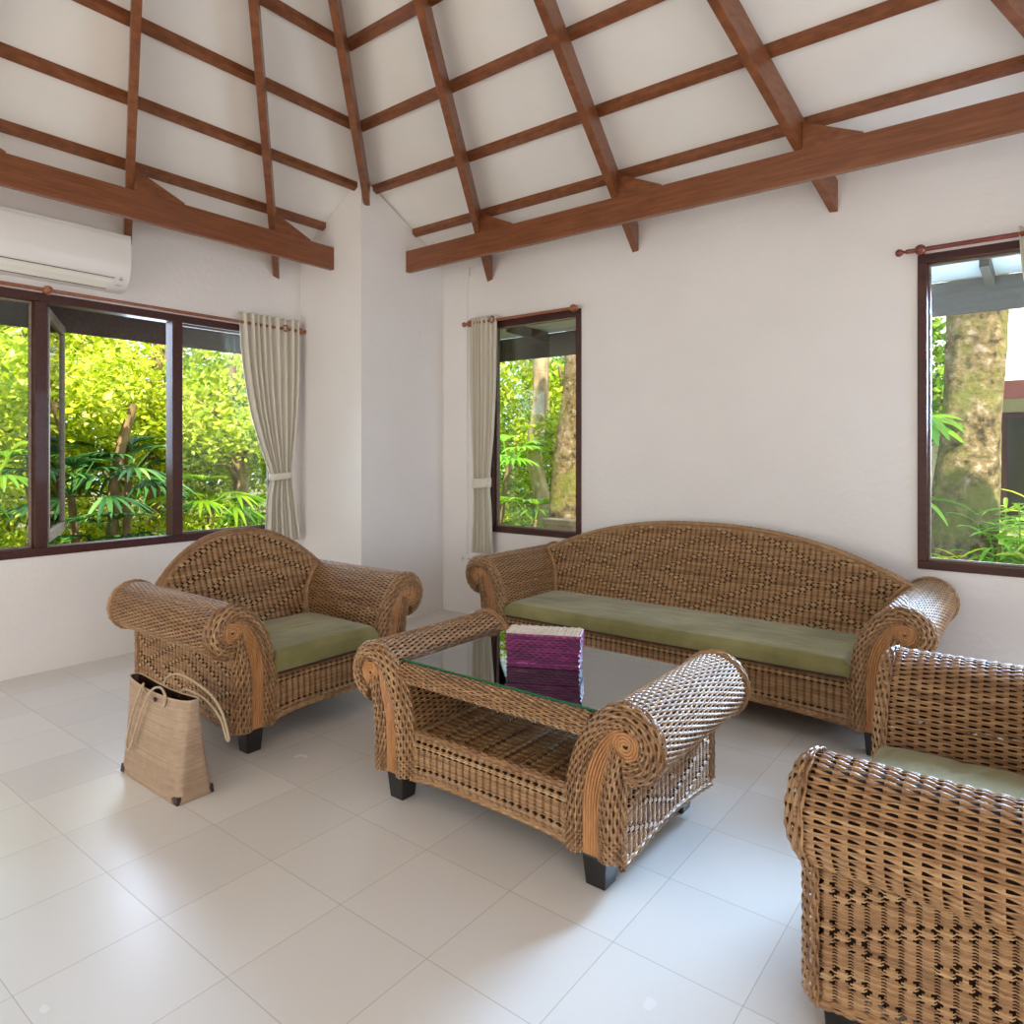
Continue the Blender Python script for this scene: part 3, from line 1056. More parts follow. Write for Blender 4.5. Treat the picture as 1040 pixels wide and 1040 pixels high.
def seat(name, loc, rz, inner, D, label, cat, arch_top=1.0, arch_side=0.70, seed=0):
    e = empty(name, loc, rz)
    tag(e, label, cat)
    for s in (-1, 1): arm(e, s, inner, D, 0, seed + (50 if s > 0 else 0))
    # apron
    mb = MB()
    W = 2 * inner + 0.02
    zt = 0.365

    def apron(u, v):
        x = u - W / 2
        zl = 0.128 + 0.030 * (1 - np.abs(x / (W / 2)) ** 4)
        z = zl + v / (zt - 0.128) * (zt - zl)
        y = 0.022 - 0.012 * np.sin(PI * (z - .12) / (zt - .12))
        return np.stack([x, y, z], -1)
    weave(mb, apron, W, zt - 0.128, 0.036, 0.0080, 6, 4, ref=lambda P: P + np.array([0, 1.0, 0]), seed=seed + 7, pattern=lambda I, J, ni, nj: (J == 2) | (J == nj - 3))
    ap = mb.build('apron', M['wicker'], e, smooth=True)
    rail = MB()
    pts = [(x, 0.02, 0.128 + 0.030 * (1 - abs(x / (W / 2)) ** 4)) for x in np.linspace(-W / 2, W / 2, 60)]
    wtube(rail, pts, 0.010, 0.026, 0.0075, seed=seed + 8)
    rail.build('apron_rim', M['wicker'], ap, smooth=True)
    MB().box((-inner - 0.01, 0.040, 0.175), (inner + 0.01, 0.055, 0.345)).build('apron_shade_board', M['shade_liner'], e)  # dark sheet added as shade behind the apron holes
    # seat deck
    MB().box((-inner - 0.01, 0.03, 0.335), (inner + 0.01, D - 0.16, 0.362)).build('seat_deck', M['panel'], e)
    # backrest: arched, leaning back
    bw = inner + 0.235

    def arch(x):
        q = np.clip(np.abs(x) / bw, 0, 1)
        return arch_side + (arch_top - arch_side) * (1 - q ** 2.3)

    def by(z):
        k = np.clip((z - 0.35) / 0.65, 0, 1.2)
        return (D - 0.40) + 0.30 * k - 0.03 * k * k + 0.0

    def inside(P, m):
        return (P[..., 2] < arch(P[..., 0]) - m) & ((np.abs(P[..., 0]) < inner + 0.185) | (P[..., 2] > 0.56))

    H0 = 0.36

    def back(u, v):
        x = u - bw; z = H0 + v
        return np.stack([x, by(z), z], -1)
    mb = MB()
    weave(mb, back, 2 * bw, arch_top - H0 + 0.01, 0.036, 0.0080, 6, 4, ref=lambda P: P + np.array([0, 1.0, 0]),
          mask=lambda P: inside(P, 0.012), seed=seed + 9, pattern=diamonds(22, 7))
    bo = mb.build('backrest', M['wicker'], e, smooth=True)
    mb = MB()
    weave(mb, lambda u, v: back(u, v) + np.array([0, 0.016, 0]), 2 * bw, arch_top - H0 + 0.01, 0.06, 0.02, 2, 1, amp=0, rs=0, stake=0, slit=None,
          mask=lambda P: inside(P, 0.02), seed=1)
    mb.build('back_shade_liner', M['shade_liner'], bo)  # dark layer that puts shade into the backrest holes by colour
    # plain woven outer back
    mb = MB()

    def outer(u, v):
        x = u - bw; z = 0.15 + v
        y = by(np.maximum(z, .30)) + 0.035
        return np.stack([x, y, z], -1)
    weave(mb, outer, 2 * bw, arch_top - 0.15, 0.06, 0.016, 4, 2, ref=lambda P: P - np.array([0, 1.0, 0]),
          mask=lambda P: inside(P, 0.03), seed=seed + 10, slit=None)
    weave(mb, lambda u, v: np.stack([u - W / 2, 0 * u + D - 0.02, 0.135 + v], -1), W, 0.32, 0.06, 0.016, 4, 2, ref=lambda P: P - np.array([0, 1.0, 0]), seed=seed + 14, slit=None)
    mb.build('back_panel', M['wicker'], e, smooth=True)
    xs = np.linspace(-bw, bw, 120)
    z = arch(xs)
    mb = MB()
    wtube(mb, np.stack([xs, by(z) + 0.02, z - 0.008], 1), 0.024, 0.030, 0.0075, seed=seed + 12)
    # upright rims where the back meets the arms
    for s in (-1, 1):
        zz = np.linspace(0.40, 0.745, 30)
        xx = inner + np.interp(zz, [.40, .52, .615, .69, .745], [-.012, .008, .045, .10, .15])
        wtube(mb, np.stack([s * xx, by(zz) - 0.012, zz], 1), 0.014, 0.028, 0.0075, seed=seed + 13)
    mb.build('back_rim', M['wicker'], bo, smooth=True)
    for sx in (-1, 1):
        for y in (0.055, D - 0.08):
            foot(e, sx * (inner + 0.105), y, 0.13)
    return e


def copy_tree(o, parent=None):
    c = o.copy()
    COL.objects.link(c)
    c.parent = parent
    for ch in list(o.children):
        copy_tree(ch, c)
    return c


chair = seat('armchair', (-3.13, 2.39, 0), PI / 2, 0.345, 1.05,
             'wicker armchair by the wide left window, behind the straw tote bag', 'armchair', arch_top=1.005, seed=100)
chair2 = copy_tree(chair)
chair2.location = (-0.47, 2.395, 0)
chair2.rotation_euler = (0, 0, -PI / 2)
chair2['label'] = 'wicker armchair in the right foreground, seen from its side'
for c in (chair, chair2): c['group'] = 'pair of wicker armchairs facing each other'

sofa = seat('sofa', (-1.885, 3.77, 0), 0, 1.105, 0.97, 'long wicker sofa with an arched back against the right wall', 'sofa',
            arch_top=1.0, arch_side=0.70, seed=300)


# seat cushions (lie loose on the seats)
def cushion(name, loc, rz, x0, x1, y0, y1, h, label, crown=0.015, seed=0, wr=0.004):
    nx, ny = 90, 50
    rng = np.random.default_rng(seed)
    X = np.linspace(x0, x1, nx); Y = np.linspace(y0, y1, ny)
    gx, gy = np.meshgrid(X, Y, indexing='ij')
    ex = np.minimum(gx - x0, x1 - gx); ey = np.minimum(gy - y0, y1 - gy)
    rad = 0.03
    edge = np.minimum(np.clip(ex / rad, 0, 1), 1); edgey = np.clip(ey / rad, 0, 1)
    rx = 1 - np.sqrt(np.clip(1 - (1 - edge) ** 2, 0, 1)); ry = 1 - np.sqrt(np.clip(1 - (1 - edgey) ** 2, 0, 1))
    drop = rad * np.clip(np.sqrt(rx ** 2 + ry ** 2), 0, 1)
    cr = crown * (1 - ((gx - (x0 + x1) / 2) / ((x1 - x0) / 2)) ** 4) * (1 - ((gy - (y0 + y1) / 2) / ((y1 - y0) / 2)) ** 4)
    wrk = np.zeros_like(gx)
    for k in range(9):
        cx, cy = rng.uniform(x0, x1), rng.uniform(y0, y1); an = rng.uniform(-0.6, 0.6)
        d = (gx - cx) * math.sin(an) + (gy - cy) * math.cos(an); l = (gx - cx) * math.cos(an) - (gy - cy) * math.sin(an)
        wrk += wr * np.exp(-(d / 0.018) ** 2) * np.exp(-(l / 0.16) ** 2) * rng.choice([-1, 1])
    Z = h - drop + cr + wrk * (edge * edgey)
    top = np.stack([gx, gy, Z], -1)
    botm = np.stack([gx, gy, np.full_like(gx, 0.0) + 0.3 * drop], -1)
    idx = np.arange(nx * ny).reshape(nx, ny)
    F = np.stack([idx[:-1, :-1], idx[1:, :-1], idx[1:, 1:], idx[:-1, 1:]], -1).reshape(-1, 4)
    mb = MB().add(top.reshape(-1, 3), F)
    mb.add(botm.reshape(-1, 3), F[:, ::-1])
    N0 = nx * ny
    ring = list(idx[:, 0]) + list(idx[-1, 1:]) + list(idx[::-1, -1][1:]) + list(idx[0, ::-1][1:-1])
    tv = top.reshape(-1, 3)[ring]; bv = botm.reshape(-1, 3)[ring]
    n = len(ring)
    mid = (tv + bv) / 2
    cx, cy = (x0 + x1) / 2, (y0 + y1) / 2
    out = mid - np.array([cx, cy, 0]); out[:, 2] = 0
    bul = np.stack([np.sign(out[:, 0]) * (np.abs(mid[:, 0] - cx) > (x1 - x0) / 2 - 0.004), np.sign(out[:, 1]) * (np.abs(mid[:, 1] - cy) > (y1 - y0) / 2 - 0.004), 0 * mid[:, 0]], 1)
    mid = mid + 0.006 * bul
    V = np.concatenate([tv, mid, bv])
    q = []
    for a in range(n):
        b = (a + 1) % n
        q += [(b, a, n + a, n + b), (n + b, n + a, 2 * n + a, 2 * n + b)]
    mb.add(V, q)
    e = empty(name, loc, rz)
    tag(e, label, 'cushion', 'olive seat cushions')
    o = mb.build('cushion_cover', M['cushion'], e, smooth=True)
    # piping along the lower front edge
    p = MB().tube([(x0 + 0.01, y0 - 0.002, 0.008), (x1 - 0.01, y0 - 0.002, 0.008)], 0.005, 6)
    p.build('piping', M['leather'], e, smooth=True)
    return e


cushion('seat_cushion', (-3.13, 2.39, 0.363), PI / 2, -0.34, 0.34, -0.005, 0.66, 0.115, 'olive green seat cushion on the armchair by the left window', 0.02, 3)
cushion('seat_cushion', (-0.47, 2.395, 0.363), -PI / 2, -0.34, 0.34, -0.005, 0.66, 0.115, 'olive green seat cushion on the right foreground armchair', 0.02, 5, 0.007)
cushion('seat_cushion', (-1.885, 3.77, 0.363), 0, -1.10, 1.10, -0.005, 0.60, 0.098, 'long olive green seat cushion on the sofa', 0.008, 8, 0.002)

# ------------------------------------------------------------------ coffee table
te = empty('coffee_table', (-1.735, 2.04, 0))
tag(te, 'wicker coffee table with scroll ends and a clear glass top', 'table')
TD = 0.78
for s in (-1, 1): arm(te, s, 0.395, TD, -0.098, 600 + (50 if s > 0 else 0))
for sx in (-1, 1):
    for y in (0.055, TD - 0.085): foot(te, sx * 0.50, y, 0.11)
# top rails front and back
for yy, rr in ((0.040, 0.040), (TD - 0.045, 0.040)):
    mb = MB()
    wtube(mb, [(x, yy, 0.548) for x in np.linspace(-0.475, 0.475, 60)], rr, 0.032, 0.0075, 6, 4, seed=int(700 + yy * 100))
    mb.build('top_rail', M['wicker'], te, smooth=True)
# shelf and apron
mb = MB()
weave(mb, lambda u, v: np.stack([v - 0.40, 0.02 + u, 0.312 + 0 * u], -1), TD - 0.06, 0.80, 0.036, 0.0105, 6, 4, ref=lambda P: P - np.array([0, 0, 1.0]), seed=720,
      pattern=lambda I, J, ni, nj: (J % 5 == 1))
sh = mb.build('shelf', M['wicker'], te, smooth=True)
MB().box((-0.40, 0.03, 0.285), (0.40, TD - 0.05, 0.298)).build('shelf_board', M['panel'], te)


def table_apron(yf, sgn, seed):
    mb = MB()

    def ap(u, v):
        x = u - 0.41
        zl = 0.112 + 0.022 * (1 - np.abs(x / 0.41) ** 4)
        z = zl + v / 0.20 * (0.318 - zl)
        bulge = 0.012 * np.sin(PI * np.clip(v / 0.20, 0, 1))
        return np.stack([x, yf - sgn * bulge, z], -1)
    weave(mb, ap, 0.82, 0.20, 0.036, 0.0080, 6, 4, ref=lambda P: P + np.array([0, sgn * 1.0, 0]), seed=seed, pattern=lambda I, J, ni, nj: (J == 2) | (J == nj - 3))
    xs = np.linspace(-0.41, 0.41, 50)
    wtube(mb, np.stack([xs, 0 * xs + yf, 0.112 + 0.022 * (1 - np.abs(xs / 0.41) ** 4)], 1), 0.009, 0.026, 0.0075, seed=seed + 1)
    wtube(mb, np.stack([xs, 0 * xs + yf, 0 * xs + 0.316], 1), 0.010, 0.026, 0.0075, seed=seed + 2)
    mb.build('apron', M['wicker'], te, smooth=True)


for yy in (0.045, TD - 0.065): MB().box((-0.40, yy, 0.145), (0.40, yy + 0.012, 0.29)).build('apron_shade_board', M['shade_liner'], te)  # shade behind the table aprons, put in as dark boards
table_apron(0.022, 1, 730)
table_apron(TD - 0.03, -1, 740)
# inner faces of the ends are the arm skins; glass and the poles that carry it
for x in (-0.44, 0.44):
    MB().tube([(x, 0.06, 0.574), (x, TD - 0.06, 0.574)], 0.012, 12).build('glass_support', M['pole'], te, smooth=True)
gl = MB().box((-0.508, 0.058, 0.590), (0.512, 0.712, 0.598)).build('glass_top', M['table_glass'], te)
ge = MB()
ge.box((-0.508, 0.0565, 0.5905), (0.512, 0.058, 0.5975)).box((-0.508, 0.712, 0.5905), (0.512, 0.7135, 0.5975))
ge.box((0.512, 0.058, 0.5905), (0.5135, 0.712, 0.5975)).box((-0.5095, 0.058, 0.5905), (-0.508, 0.712, 0.5975))
ge.build('glass_edge', M['glass_edge'], gl)

# ------------------------------------------------------------------ magenta woven clutch on the table
ce = empty('clutch_purse', (-1.814, 2.293, 0.5985), math.radians(26))
tag(ce, 'small magenta woven straw purse with a pale top on the glass table', 'purse')


def rbox_face(mb, o, du, dv, U, V, seed, su=0.016, sv=0.0105):
    o, du, dv = map(np.array, (o, du, dv))
    weave(mb, lambda u, v: o + u[..., None] * du + v[..., None] * dv, U, V, su, sv, 4, 3, amp=0.0026, rs=0.0034, slit=None,
          ref=lambda P: np.array([0.155, 0.065, 0.07]) + 0 * P, seed=seed, stake=0)


W_, D_, H_ = 0.312, 0.13, 0.145
body = MB()
H1 = 0.075
rbox_face(body, (0.004, 0.004, 0.002), (1., 0, 0), (0, 0, 1.), W_ - 0.008, H1, 1)
rbox_face(body, (0.004, D_ - 0.004, 0.002), (1., 0, 0), (0, 0, 1.), W_ - 0.008, H1, 2)
rbox_face(body, (0.004, 0.004, 0.002), (0, 1., 0), (0, 0, 1.), D_ - 0.008, H1, 3)
rbox_face(body, (W_ - 0.004, 0.004, 0.002), (0, 1., 0), (0, 0, 1.), D_ - 0.008, H1, 4)
body.box((0.006, 0.006, 0.0), (W_ - 0.006, D_ - 0.006, H1))
body.build('purse_body', M['purple'], ce, smooth=False)
lid = MB()
rbox_face(lid, (0, -0.002, 0.068), (1., 0, 0), (0, 0, 1.), W_, H_ - 0.072, 5)
rbox_face(lid, (0, D_ + 0.002, 0.068), (1., 0, 0), (0, 0, 1.), W_, H_ - 0.072, 6)
rbox_face(lid, (-0.001, 0, 0.068), (0, 1., 0), (0, 0, 1.), D_, H_ - 0.072, 7)
rbox_face(lid, (W_ + 0.001, 0, 0.068), (0, 1., 0), (0, 0, 1.), D_, H_ - 0.072, 8)
lid.box((0.001, 0.001, 0.07), (W_ - 0.001, D_ - 0.001, H_ - 0.004))
lid.build('purse_flap', M['purple'], ce, smooth=False)
tp = MB()
rbox_face(tp, (0.0, 0.0, H_ - 0.003), (1., 0, 0), (0, 1., 0), W_, D_, 9)
tp.box((0.0, 0.0, H_ - 0.006), (W_, D_, H_ - 0.003))
tp.build('purse_top', M['straw_top'], ce)

# ------------------------------------------------------------------ straw tote bag
be = empty('tote_bag', (-3.19, 1.52, 0), math.radians(0))
tag(be, 'tan straw tote bag with rope handles standing on the tiles beside the armchair', 'bag')


def bag_ring(z, k):
    """outline of the bag at height fraction k (0 bottom .. 1 top)"""
    w = 0.275 + 0.018 * k - 0.010 * math.sin(PI * k)
    d = 0.085 * (1 - k) + 0.035 * k
    n = 64
    out = []
    for q in range(n):
        a = 2 * PI * q / n
        e_ = 0.22 + 0.25 * k
        cx = math.copysign(abs(math.cos(a)) ** e_, math.cos(a)); sy = math.copysign(abs(math.sin(a)) ** e_, math.sin(a))
        zz = z - (0.022 * k * (1 - abs(cx) ** 2))
        out.append((w * cx - 0.030 * k, d * sy, zz))
    return np.array(out)


K = np.linspace(0, 1, 40)
RG = np.array([bag_ring(0.425 * k + 0.002, k) for k in K])      # (40,64,3)


def bag_surf_factory():
    per = arclen(np.vstack([RG[0], RG[0][:1]]))[-1]

    def f(u, v):
        a = (u / per * 64) % 64
        i0 = np.floor(a).astype(int) % 64; i1 = (i0 + 1) % 64; fa = a - np.floor(a)
        b = np.clip(v / 0.44, 0, 1) * 39
        j0 = np.minimum(np.floor(b).astype(int), 38); fb = b - j0
        P = (RG[j0, i0] * (1 - fa)[..., None] + RG[j0, i1] * fa[..., None]) * (1 - fb)[..., None] + \
            (RG[j0 + 1, i0] * (1 - fa)[..., None] + RG[j0 + 1, i1] * fa[..., None]) * fb[..., None]
        return P
    return f, per


bf, per = bag_surf_factory()
mb = MB()
weave(mb, bf, per, 0.44, 0.014, 0.0085, 4, 2, amp=0.0009, rs=0.0012, slit=None, ref=lambda P: P * np.array([0.6, 0, 1]), seed=900, stake=0)
bo = mb.build('bag_body', M['bag'], be, smooth=True)
inn = MB()
RI = RG.copy(); RI[..., 0] *= 0.985; RI[..., 1] *= 0.86
for j in range(0, 39, 3):
    pass
idx = np.arange(40 * 64).reshape(40, 64)
F = np.stack([idx[:-1, :], idx[1:, :], np.roll(idx, -1, 1)[1:, :], np.roll(idx, -1, 1)[:-1, :]], -1).reshape(-1, 4)
inn.add(RI.reshape(-1, 3), F)
inn.box((-0.27, -0.08, 0.0), (0.27, 0.08, 0.008))
inn.build('bag_lining', M['leather'], be, smooth=True)
mb = MB(); r_ = RG[-1]; mb.tube(np.vstack([r_, r_[:1]]), 0.004, 6); mb.build('bag_hem', M['rope'], bo, smooth=True)
# leather corner patches
for sx in (-1, 1):
    for sy in (-1, 1):
        c = MB()
        x, y = sx * 0.268, sy * 0.080
        v = [(x + sx * .003, y + sy * .003, 0), (x - sx * 0.055, y + sy * .003, 0), (x - sx * 0.045, y + sy * .002, .022), (x - sx * .02, y + sy * .001, .034), (x, y, .036), (x + sx * .002, y - sy * .028, .030), (x + sx * .003, y - sy * .045, 0)]
        c.f_tri(v + [(x - sx * 0.012, y - sy * 0.012, 0.0)], [(0, 1, 2), (0, 2, 3), (0, 3, 4), (0, 4, 5), (0, 5, 6), (1, 2, 7), (2, 3, 7), (3, 4, 7), (4, 5, 7), (5, 6, 7)])
        c.build('corner_patch', M['leather'], be)
# rope handles: near one flopped over the front, far one fallen to the right side
fr = resample([(-0.10, -0.030, 0.385), (-0.105, -0.052, 0.415), (-0.11, -0.050, 0.435), (-0.13, -0.056, 0.40), (-0.165, -0.078, 0.28), (-0.185, -0.092, 0.16), (-0.165, -0.094, 0.13),
               (-0.135, -0.090, 0.17), (-0.09, -0.075, 0.30), (-0.03, -0.055, 0.415), (0.02, -0.045, 0.445), (0.06, -0.042, 0.44), (0.09, -0.044, 0.41), (0.08, -0.047, 0.37)], 90)
MB().tube(fr, 0.0055, 8).build('bag_handle', M['rope'], be, smooth=True)
bk = resample([(-0.10, 0.036, 0.39), (-0.09, 0.045, 0.44), (0.0, 0.055, 0.475), (0.12, 0.065, 0.465), (0.24, 0.085, 0.42), (0.31, 0.10, 0.35), (0.345, 0.11, 0.25), (0.335, 0.105, 0.245), (0.30, 0.095, 0.33), (0.22, 0.07, 0.40), (0.10, 0.040, 0.43), (0.06, 0.036, 0.39)], 90)
MB().tube(bk, 0.0055, 8).build('bag_handle', M['rope'], be, smooth=True)
MB().lathe([(0.0, -0.001), (0.011, -0.001), (0.011, 0.003), (0.005, 0.004), (0.0, 0.004)], (-0.005, -0.048, 0.385), 'Y', 14).build('grommet', M['leather'], be)

# ------------------------------------------------------------------ air conditioner
ae = empty('air_conditioner', (XA, 1.77, 2.68))
tag(ae, 'white wall mounted air conditioner above the wide window', 'air conditioner')
prof = [(0, 0.0), (0.085, 0.0), (0.125, 0.010), (0.165, 0.038), (0.195, 0.080), (0.213, 0.135), (0.222, 0.20), (0.222, 0.33), (0.215, 0.372), (0.19, 0.395), (0.0, 0.40)]
hl = 0.475
b = MB()
PR = resample(prof, 60)
poly = [tuple(p) for p in PR]
b.prism(poly, lambda a, z, d: (a, d, z), -hl, hl)
b.build('housing', M['plastic'], ae, bevel=0.006)
# outlet louvre on the curved lower front
lv = MB()
for (p0, p1) in (((0.118, 0.006), (0.186, 0.064)),):
    dxx, dzz = p1[0] - p0[0], p1[1] - p0[1]
    n_ = (dzz, -dxx); l_ = math.hypot(*n_); n_ = (n_[0] / l_ * 0.006, n_[1] / l_ * 0.006)
    lv.hexa([(p0[0] - n_[0], -hl + .03, p0[1] - n_[1]), (p0[0] - n_[0], hl - 0.13, p0[1] - n_[1]), (p0[0] + n_[0], hl - 0.13, p0[1] + n_[1]), (p0[0] + n_[0], -hl + .03, p0[1] + n_[1]),
             (p1[0] - n_[0], -hl + .03, p1[1] - n_[1]), (p1[0] - n_[0], hl - 0.10, p1[1] - n_[1]), (p1[0] + n_[0], hl - 0.10, p1[1] + n_[1]), (p1[0] + n_[0], -hl + .03, p1[1] + n_[1])])
lo = lv.build('louvre', M['louvre'], ae, bevel=0.004)
sl = MB()
sl.box((0.108, -hl + .03, 0.001), (0.114, hl - .125, 0.007))
sl.box((0.192, -hl + .03, 0.070), (0.1965, hl - .10, 0.0745))
sl.build('louvre_gap', M['darkslot'], lo)
for (x0_, x1_, y0_, y1_, z0_, z1_) in [(0.188, 0.1945, hl - .068, hl - .045, 0.062, 0.074), (0.160, 0.167, hl - .085, hl - .045, 0.028, 0.032), (0.196, 0.201, hl - .060, hl - .052, 0.080, 0.086)]:
    MB().box((x0_, y0_, z0_), (x1_, y1_, z1_)).build('display_mark', M['grey'], ae)


# ------------------------------------------------------------------ curtain rods and curtains
def rod(name, axis, plane, a0, a1, z, mat, label, ends=(True, True), knobs=(), r=0.013):
    e = empty(name, (plane, (a0 + a1) / 2, z) if axis == 'Y' else ((a0 + a1) / 2, plane, z))
    tag(e, label, 'curtain rod')
    h = (a1 - a0) / 2
    ax = axis
    p = [(0, -h, 0), (0, h, 0)] if ax == 'Y' else [(-h, 0, 0), (h, 0, 0)]
    MB().tube(p, r, 14).build('pole', mat, e, smooth=True)
    fin = [(0.0, 0), (0.016, 0.0), (0.018, 0.008), (0.011, 0.014), (0.011, 0.026), (0.017, 0.032), (0.026, 0.045), (0.030, 0.058), (0.026, 0.071), (0.015, 0.082), (0.0, 0.085)]
    for q, on in ((-1, ends[0]), (1, ends[1])):
        if not on: continue
        pr = [(rr * 0.8, q * (h + hh * 0.8)) for rr, hh in fin]
        MB().lathe(pr, (0, 0, 0), ax, 16).build('finial', mat, e, smooth=True)
    for k in knobs:
        o = (0, k - (a0 + a1) / 2, 0) if ax == 'Y' else (k - (a0 + a1) / 2, 0, 0)
        ball = [(0.0, -0.032)] + [(0.032 * math.sin(t), -0.032 * math.cos(t)) for t in np.linspace(0.2, PI - 0.2, 10)] + [(0.0, 0.032)]
        b = MB().lathe(ball, o, ax, 18)
        # arm back to the wall
        w = (XA - plane) if ax == 'Y' else (YB - plane)
        if ax == 'Y': b.tube([(0, o[1], -0.0), (w, o[1], -0.0)], 0.014, 10)
        else: b.tube([(o[0], 0, 0), (o[0], w, 0)], 0.014, 10)
        b.build('bracket', mat, e, smooth=True)
    return e


rod('curtain_rod', 'Y', XA + 0.07, 0.60, 3.79, 2.612, M['rod'], 'long brown curtain rod over the wide left window', (True, True), (1.77, 3.775))
rod('curtain_rod', 'X', YB - 0.07, -4.215, -3.09, 2.69, M['rod'], 'short brown curtain rod over the narrow window beside the pillar', (True, True), (-4.19, -3.065))
rod('curtain_rod', 'X', YB - 0.09, -0.665, 0.45, 2.715, M['dark_rod'], 'dark red curtain rod over the right window', (True, True), (-0.60, 0.42), r=0.014)


def curtain(axis, plane, rows, npl, amp, label, tie=None, seed=0, eyelets=()):
    """rows: (z, left, right) control points; pleats npl; thin cloth with real folds"""
    R = resample(rows, 120)
    n = npl * 14
    s = np.linspace(0, 1, n)
    rng = np.random.default_rng(seed)
    ph = rng.uniform(-0.12, 0.12, npl + 2)
    sw = s + 0.25 / npl * np.sin(2 * PI * s * 1.3 + 0.6)
    sw = (sw - sw.min()) / (sw.max() - sw.min())
    V = []
    for z, l, r in R:
        w = r - l
        a = l + w * sw
        comp = min(1.0, w / (rows[0][2] - rows[0][1]))
        am = amp * (0.75 + 0.25 * comp)
        d = am * np.sin(2 * PI * npl * s) + 0.25 * am * np.sin(2 * PI * npl * 0.5 * s + 1.1 + z * 1.3)
        if axis == 'Y': V.append(np.stack([plane - d, a, 0 * a + z], 1))
        else: V.append(np.stack([a, plane + d, 0 * a + z], 1))
    V = np.concatenate(V)
    idx = np.arange(len(R) * n).reshape(len(R), n)
    F = np.stack([idx[:-1, :-1], idx[1:, :-1], idx[1:, 1:], idx[:-1, 1:]], -1).reshape(-1, 4)
    org = np.array([plane, (rows[0][1] + rows[0][2]) / 2, rows[-1][0]]) if axis == 'Y' else np.array([(rows[0][1] + rows[0][2]) / 2, plane, rows[-1][0]])
    e = empty('curtain', tuple(org))
    tag(e, label, 'curtain')
    o = MB().add(V - org, F).build('cloth', M['linen'], e, smooth=True)
    so = o.modifiers.new('solid', 'SOLIDIFY'); so.thickness = 0.003
    if tie:
        z, l, r, hh = tie
        mb = MB()
        n2 = 40
        ang = np.linspace(0, 2 * PI, n2, endpoint=False)
        vv = []
        for zz in (z - hh, z - hh * 0.5, z, z + hh * 0.5, z + hh):
            bul = 0.004 * math.cos((zz - z) / hh * PI / 2)
            A = (l + r) / 2 + ((r - l) / 2 + 0.008 + bul) * np.cos(ang)
            Dp = (amp + 0.016 + bul) * np.sin(ang)
            tl = 0.010 * np.cos(ang)
            if axis == 'Y': vv.append(np.stack([plane + Dp, A, zz + tl], 1))
            else: vv.append(np.stack([A, plane + Dp, zz + tl], 1))
        vv = np.concatenate(vv) - org
        i = np.arange(4)[:, None]; j = np.arange(n2)[None, :]; j2 = (j + 1) % n2
        F = np.stack([i * n2 + j, i * n2 + j2, (i + 1) * n2 + j2, (i + 1) * n2 + j], -1).reshape(-1, 4)
        t_ = mb.add(vv, F).build('tieback', M['linen'], e, smooth=True)
        t_.modifiers.new('solid', 'SOLIDIFY').thickness = 0.004
    for a, z in eyelets:
        rg = [(0.022, -0.006), (0.030, -0.005), (0.033, 0.0), (0.030, 0.005), (0.022, 0.006), (0.019, 0.0), (0.022, -0.006)]
        if axis == 'Y': pos = (plane + amp + 0.003 - org[0], a - org[1], z - org[2]); ax = 'X'
        else: pos = (a - org[0], plane - amp - 0.003 - org[1], z - org[2]); ax = 'Y'
        MB().lathe(rg, pos, ax, 20).build('eyelet', M['rod'], e, smooth=True)
    return e


curtain('Y', XA + 0.075, [(2.70, 3.17, 3.76), (2.3, 3.20, 3.76), (1.9, 3.27, 3.74), (1.6, 3.36, 3.71), (1.3, 3.47, 3.67), (1.1, 3.44, 3.70), (0.72, 3.42, 3.76)], 9, 0.030,
        'beige linen curtain tied back at the right end of the wide left window', (1.30, 3.47, 3.67, 0.03), 2, [(3.60, 2.612)])
curtain('X', YB - 0.075, [(2.735, -4.185, -3.87), (2.2, -4.18, -3.875), (1.7, -4.165, -3.90), (1.24, -4.145, -3.945), (1.0, -4.15, -3.93), (0.60, -4.17, -3.91)], 7, 0.026,
        'beige linen curtain tied back beside the narrow window next to the pillar', (1.23, -4.145, -3.945, 0.045), 4, [(-3.90, 2.69)])
curtain('X', YB - 0.095, [(2.76, -0.125, 0.40), (2.45, -0.10, 0.40), (2.1, -0.02, 0.40), (1.7, 0.10, 0.38), (1.25, 0.22, 0.36), (0.62, 0.18, 0.42)], 8, 0.030,
        'beige linen curtain just entering the view at the right edge', (1.25, 0.22, 0.36, 0.04), 6)

# ------------------------------------------------------------------ cable trunking, junction box, socket
te_ = empty('cable_trunking', (-4.285, YB, 0.53))
tag(te_, 'thin white cable trunking running down the wall behind the narrow curtain', 'cable trunking')
MB().box((-0.012, -0.014, 0), (0.012, 0, 2.62)).build('duct', M['plastic2'], te_, bevel=0.002)
for z in (0.5, 1.05, 1.6, 2.15): MB().box((-0.0145, -0.017, z), (0.0145, 0, z + 0.02)).build('clip', M['plastic2'], te_)
je = empty('junction_box', (-4.29, YB, 3.145))
tag(je, 'small white junction box on the wall under the beam end', 'junction box')
MB().box((-0.045, -0.03, 0), (0.045, 0, 0.085)).build('box_cover', M['plastic'], je, bevel=0.004)
ca = resample([(0.04, -0.01, 0.07), (0.15, -0.008, 0.085), (0.28, -0.008, 0.13), (0.33, -0.008, 0.155), (0.7, -0.008, 0.150), (1.1, -0.008, 0.152)], 40)
MB().tube(ca, 0.006, 8).build('cable', M['plastic2'], je, smooth=True)
se = empty('wall_socket', (-4.29, YB, 0.47))
tag(se, 'white double wall socket low beside the sofa arm', 'socket')
MB().box((-0.075, -0.012, 0), (0.075, 0, 0.085)).build('socket_plate', M['plastic'], se, bevel=0.003)
